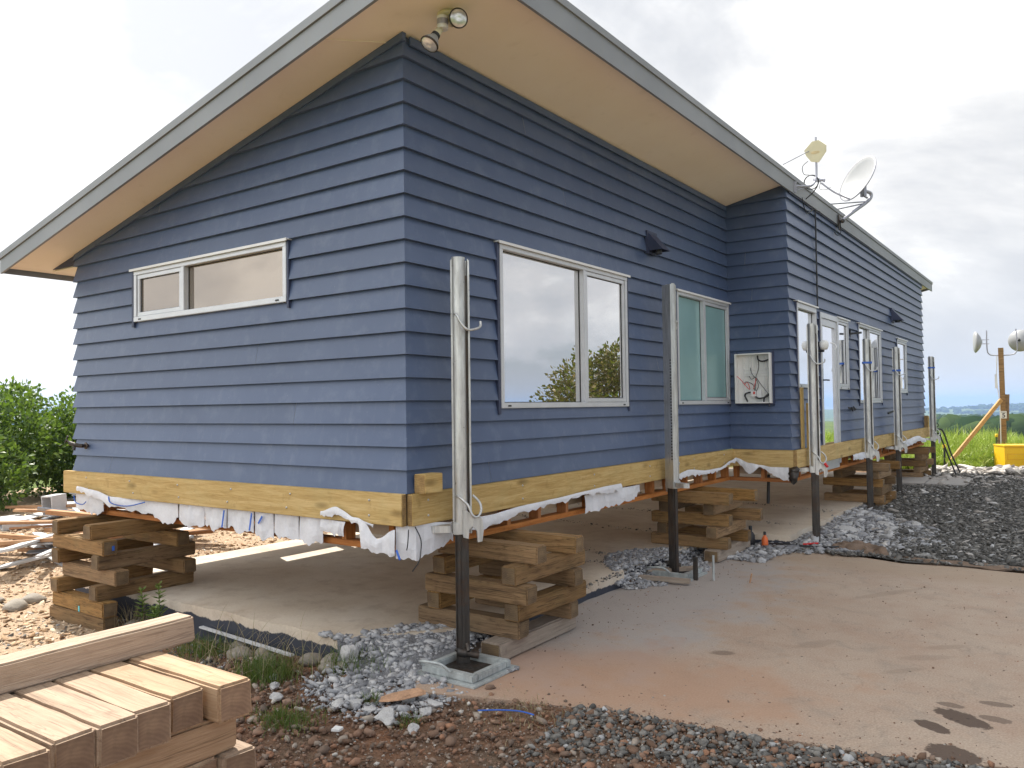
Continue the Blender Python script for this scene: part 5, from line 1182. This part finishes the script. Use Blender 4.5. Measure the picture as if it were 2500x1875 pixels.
bush('hedge_shrub', (-10.2,5.8,.05),(.9,.9,.62),4500,.085,M['leaf'],'small green shrub peeping out beside the house wall','shrub','shrubs at the left edge',16)
bush('garden_tree', (7.1,16.4,0),(2.0,2.0,1.72),16000,.13,M['leaf_gold'],'bushy olive-brown tree mirrored in the big window','tree',None,34)
# grass: long bright grass beyond the gravel
def blades(name, spots, mat, parent=None, width=.010, lean=.35, seg=3):
    """spots rows: x y z h"""
    n = len(spots); vs = []; fs = []
    for i,(x,y,z,h_) in enumerate(spots):
        a = random.uniform(0,2*math.pi); l_ = random.gauss(0,lean)*h_; b0 = random.uniform(0,2*math.pi); wx,wy = math.cos(b0)*width,math.sin(b0)*width; k = len(vs)
        for j in range(seg):
            t_ = j/seg; off_ = l_*t_*t_; s_ = 1-t_*.55; cx,cy,cz = x+off_*math.cos(a),y+off_*math.sin(a),z+h_*(t_-.25*abs(l_/h_)*t_*t_)
            vs += [(cx-wx*s_,cy-wy*s_,cz),(cx+wx*s_,cy+wy*s_,cz)]
        vs.append((x+l_*math.cos(a),y+l_*math.sin(a),z+h_*(1-.35*min(1.5,abs(l_/h_)))))
        fs += [(k+2*j,k+2*j+1,k+2*j+3,k+2*j+2) for j in range(seg-1)]+[(k+2*seg-2,k+2*seg-1,k+2*seg)]
    me = bpy.data.meshes.new(name); me.from_pydata(vs, [], fs); me.materials.append(mat); o = bpy.data.objects.new(name, me); COL.objects.link(o)
    if parent: o.parent = parent
    return o
sp1 = []
while len(sp1) < 34000:
    x, y = random.uniform(-3.5,6.5), random.uniform(17.4,24.5)
    if y < 17.7+.25*fbm(x,0,2,3)+(.9 if x > 1.6 and x < 3.6 else 0): continue
    hh = (.36+.3*fbm(x*.5,y*.5,3,3)+.30*smoothstep(17.5,20,y))*random.uniform(.6,1.15); sp1.append((x,y,ground_h(x,y),max(.15,hh)))
tag(blades('long_grass', sp1, M['grass'], width=.017, lean=.9), kind='stuff')
sp1 = []
while len(sp1) < 9000:
    x, y = random.uniform(-13,-6), random.uniform(6,12)
    sp1.append((x,y,ground_h(x,y),random.uniform(.2,.6)))
tag(blades('meadow_grass', sp1, M['grass'], width=.014, lean=.6), kind='stuff')
def tuft(name, x, y, r_, n, h_, mat, lab, cat='grass tuft', lean=.5, group=None):
    sp_ = [(random.gauss(0,r_),random.gauss(0,r_*.8),0,h_*random.uniform(.5,1.2)) for _ in range(n)]
    o = blades(name, sp_, mat, width=.0022, lean=lean, seg=4); o.location = (x,y,ground_h(x,y)); return tag(o, lab, cat, group)
tuft('grass_tuft',-.78,-.50,.11,620,.15,M['turf'],'largest green grass tuft in front of the slab edge')
tuft('grass_tuft',-.40,-.10,.12,300,.15,M['turf'],'loose grass tuft against the slab edge near its corner')
tuft('grass_tuft',-1.75,-.30,.12,320,.14,M['turf'],'grass tuft behind the foreground stack near the batten')
tuft('grass_tuft',-.05,-.93,.09,380,.08,M['turf'],'low flat grass tuft right of the foreground stack',lean=.9)
tuft('grass_tuft',.52,-.56,.05,90,.06,M['turf'],'tiny grass tuft in the gravel before the nearest jack',lean=.9)
tuft('grass_tuft',.13,-.46,.03,60,.08,M['turf'],'small grass tuft beside the rusty flake',lean=.6)
tuft('dry_grass',-.95,-.42,.28,120,.32,M['straw'],'dry straw stalks scattered round the largest grass tuft','dry grass',lean=.9)
tuft('dry_grass',1.0,-.10,.14,160,.05,M['straw'],'flattened dry grass along the driveway edge','dry grass',lean=1.)
def weed(x, y, h_, lab, seed, z=-.1):
    rn = random.Random(seed); root = empty('tall_weed', (x,y,z)); tag(root, lab, 'weed','leafy weeds by the left crib')
    m_ = MB(); P = smooth_path([(0,0,0),(.01,.01,h_*.5),(.03,-.01,h_)],6); m_.tube(P,.004,6); m_.build('stem', M['leaf_light'], root)
    V, F = [], []
    for k in range(70):
        t_ = rn.uniform(.25,1)**.8; p = P[min(12,int(t_*12))]; a = rn.uniform(0,2*math.pi); L = .10*(1.25-t_*.7)*rn.uniform(.7,1.2); d = Vector((math.cos(a),math.sin(a),.55 if t_ < .85 else 1.2)).normalized(); u = d.cross(Vector((0,0,1))).normalized()*.009
        i = len(V); V += [tuple(p),tuple(p+d*L*.5+u),tuple(p+d*L-Vector((0,0,L*.15))),tuple(p+d*L*.5-u)]; F.append((i,i+1,i+2,i+3))
    me = bpy.data.meshes.new('leaves'); me.from_pydata(V, [], F); me.materials.append(M['leaf_light']); o = bpy.data.objects.new('leaves', me); COL.objects.link(o); o.parent = root
weed(-2.62,-.16,.40,'taller leafy weed right of the left crib',1); weed(-2.80,-.20,.34,'shorter leafy weed close beside the left crib',2); weed(-2.55,-.24,.22,'low leafy weed at the foot of the taller one',3)
tuft('dry_grass',-2.95,-.14,.10,90,.22,M['straw'],'brown dead stalks between the left crib and the weeds','dry grass',lean=.4)

# ------------------------------------------------------------------ aerial post, box, stakes in the grass
post = empty('aerial_post', (1.95,19.3,0)); tag(post, 'wooden pole carrying two white dish aerials above the yellow box', 'aerial post')
m_ = MB(); m_.bar((0,0,-.2),(-.02,0,3.0),.11,.11); m_.build('pole', M['old'], post)
m_ = MB(); m_.bar((.09,0,1.85),(.06,0,1.2),.05,.09); m_.build('splice_board', M['old'], post)
m_ = MB(); m_.bar((-.04,-.06,1.72),(-1.16,-1.25,.08),.05,.09); m_.build('brace', M['pale_wood'], post)
m_ = MB(); m_.bar((-.06,.05,1.0),(-.16,.1,.3),.05,.09); m_.build('brace', M['old'], post)
m_ = MB(); P = [(-.31,-.02,3.45),(-.31,-.02,3.0),(-.27,-.02,2.86),(-.15,-.02,2.82),(.2,-.02,2.82),(.30,-.02,2.88),(.33,-.02,3.0),(.31,-.02,3.45)]
m_.tube(smooth_path(P,5),.014,8); m_.build('crossarm_pipe', M['pipe'], post)
for cx,axd,nm in ((-.43,(-1,-.25,.0),'l'),(.37,(.12,1,.0),'r')):
    m_ = MB(); c_ = Vector((cx,-.02 if nm == 'l' else .10,3.17)); m_.lathe(c_, axd, [(.03,-.02),(.07,-.0),(.14,.02),(.22,.075),(.26,.11),(.27,.13),(.25,.15),(.15,.165),(0,.17)],28); d_ = m_.build('dish_aerial', M['dish'], post)
    m_ = MB(); a3 = Vector(axd).normalized(); 
    for dz in (-.05,.05): m_.tube([c_+Vector((0,0,dz)),c_-a3*.17+Vector((0,0,dz))],.010,6)
    m_.build('clamp', M['pipe'], d_)
m_ = MB(); m_.tube(smooth_path([(-.10,-.06,2.8),(-.12,-.07,2.2),(-.07,-.07,1.6),(-.07,-.07,.6)],6),.012,6); m_.box((-.16,-.08,2.0),(-.11,-.05,2.35)); m_.build('cable', M['white_plastic'], post)
m_ = MB(); m_.box((-.06,-.078,1.26),(.07,-.068,1.44)); sg_ = m_.build('number_sign', M['white_plastic'], post)
def text_mesh(body, size, loc, mat, parent, name='lettering'):
    cu = bpy.data.curves.new('txt','FONT'); cu.body = body; cu.size = size; cu.extrude = .001; cu.align_x = 'CENTER'; cu.offset = .003
    to = bpy.data.objects.new('txt', cu); COL.objects.link(to); dg_ = bpy.context.evaluated_depsgraph_get(); me = bpy.data.meshes.new_from_object(to.evaluated_get(dg_)); COL.objects.unlink(to); bpy.data.objects.remove(to)
    me.materials.clear(); me.materials.append(mat); o = bpy.data.objects.new(name, me); COL.objects.link(o); o.parent = parent; o.location = loc; o.rotation_euler = (R(90),0,0); return o
text_mesh('5', .15, (.005,-.080,1.285), M['black'], sg_)
m_ = MB()
for k in range(6): m_.box((-.045+k*.017,-.0795,1.405),(-.034+k*.017,-.0782,1.418))
m_.build('lettering', M['black'], sg_)
yb = empty('tool_box', (2.04,18.0,.02), R(25)); tag(yb, 'yellow site tool box standing at the right edge below the aerial post', 'tool box')
m_ = MB(); m_.box((0,0,.03),(1.3,.62,.60)); m_.build('box_body', M['yellow'], yb, bevel=.008)
m_ = MB(); m_.box((-.01,-.012,.603),(1.31,.63,.640)); m_.build('lid', M['yellow'], yb, bevel=.006)
m_ = MB()
for a,c_ in (((.05,-.006,.30),(1.2,-.002,.312)),((.05,-.006,.43),(1.2,-.002,.442)),((.05,-.006,.312),(.062,-.002,.43))): m_.box(a,c_)
m_.box((0.005,-.004,.575),(1.29,-.0005,.59)); m_.build('front_rib', M['yellow_dark'], yb)
m_ = MB(); m_.box((.02,.02,0),(1.28,.6,.029)); m_.build('skid', M['black'], yb)
def stake(x, y, h_, lab):
    r = empty('marker_stake', (x,y,0)); tag(r, lab, 'stake', 'yellow-capped stakes')
    m_ = MB(); m_.tube([(0,0,-.1),(.01,0,h_)],.022,8); m_.build('rod', M['black'], r); m_ = MB(); m_.lathe((.01,0,h_-.03),(0,0,1),[(.03,0),(.036,.03),(.036,.07),(.02,.085),(0,.088)],12); m_.build('cap', M['yellow'], r)
stake(.82,17.75,.62,'black stake with yellow cap left of the slanting brace'); stake(1.72,20.0,.80,'black stake with yellow cap behind the yellow tool box')

# ------------------------------------------------------------------ far woodland (one mass), lumpy crowns of leaf-clump faces
pts = []
while len(pts) < 5200:
    r_ = math.exp(random.uniform(math.log(260),math.log(1700))); a = random.choice([random.uniform(R(-12),R(8)), random.uniform(R(-75),R(-52)), random.uniform(R(-14),R(10))]); x, y = r_*math.sin(a), 6+r_*math.cos(a)
    if fbm(x/140,y/140,12,4) < -.12: continue
    s_ = random.uniform(3.,6.); pts.append((x,y,ground_h(x,y)+s_*.3,s_))
wf = NT('distant_treetops_plain'); wf.col(wf.ramp(wf.n('ShaderNodeNewGeometry').outputs['Random Per Island'],[(0,(.018,.034,.012)),(.6,(.03,.05,.018)),(1,(.055,.08,.025))])); wf.set(Roughness=1.); wf.b.inputs['Specular IOR Level'].default_value = 0
o = scatter('woodland', pts, wf.mat, flat=.8, sub=2, jag=.10, elong=1.2, smooth=True)

pts = []
while len(pts) < 2600:
    r_ = random.uniform(2600,4600); a = random.choice([random.uniform(R(-11),R(8)), random.uniform(R(-75),R(-52))]); x, y = r_*math.sin(a), 6+r_*math.cos(a)
    if ground_h(x,y) < -52 or fbm(x/300,y/300,2,4) < -.05: continue
    s_ = random.uniform(8,17); pts.append((x,y,ground_h(x,y)+s_*.25,s_))
scatter('ridge_woodland', pts, wf.mat, flat=.7, sub=1, jag=.10, elong=1.6, smooth=True)

# ------------------------------------------------------------------ air
b = MB(); b.box((-9000,-9000,-95),(9000,15500,60)); hz_ = b.build('haze', None or simple('haze_tmp',(1,1,1)), None); hz_.data.materials.clear()
hm = bpy.data.materials.new('haze_air'); hm.use_nodes = True; t_ = hm.node_tree; t_.nodes.clear()
ho = t_.nodes.new('ShaderNodeOutputMaterial'); hv = t_.nodes.new('ShaderNodeVolumePrincipled'); hv.inputs['Color'].default_value = (.44,.64,1,1); hv.inputs['Density'].default_value = .00019; hv.inputs['Anisotropy'].default_value = .2
t_.links.new(hv.outputs[0], ho.inputs['Volume']); hz_.data.materials.append(hm); tag(hz_, kind='stuff')
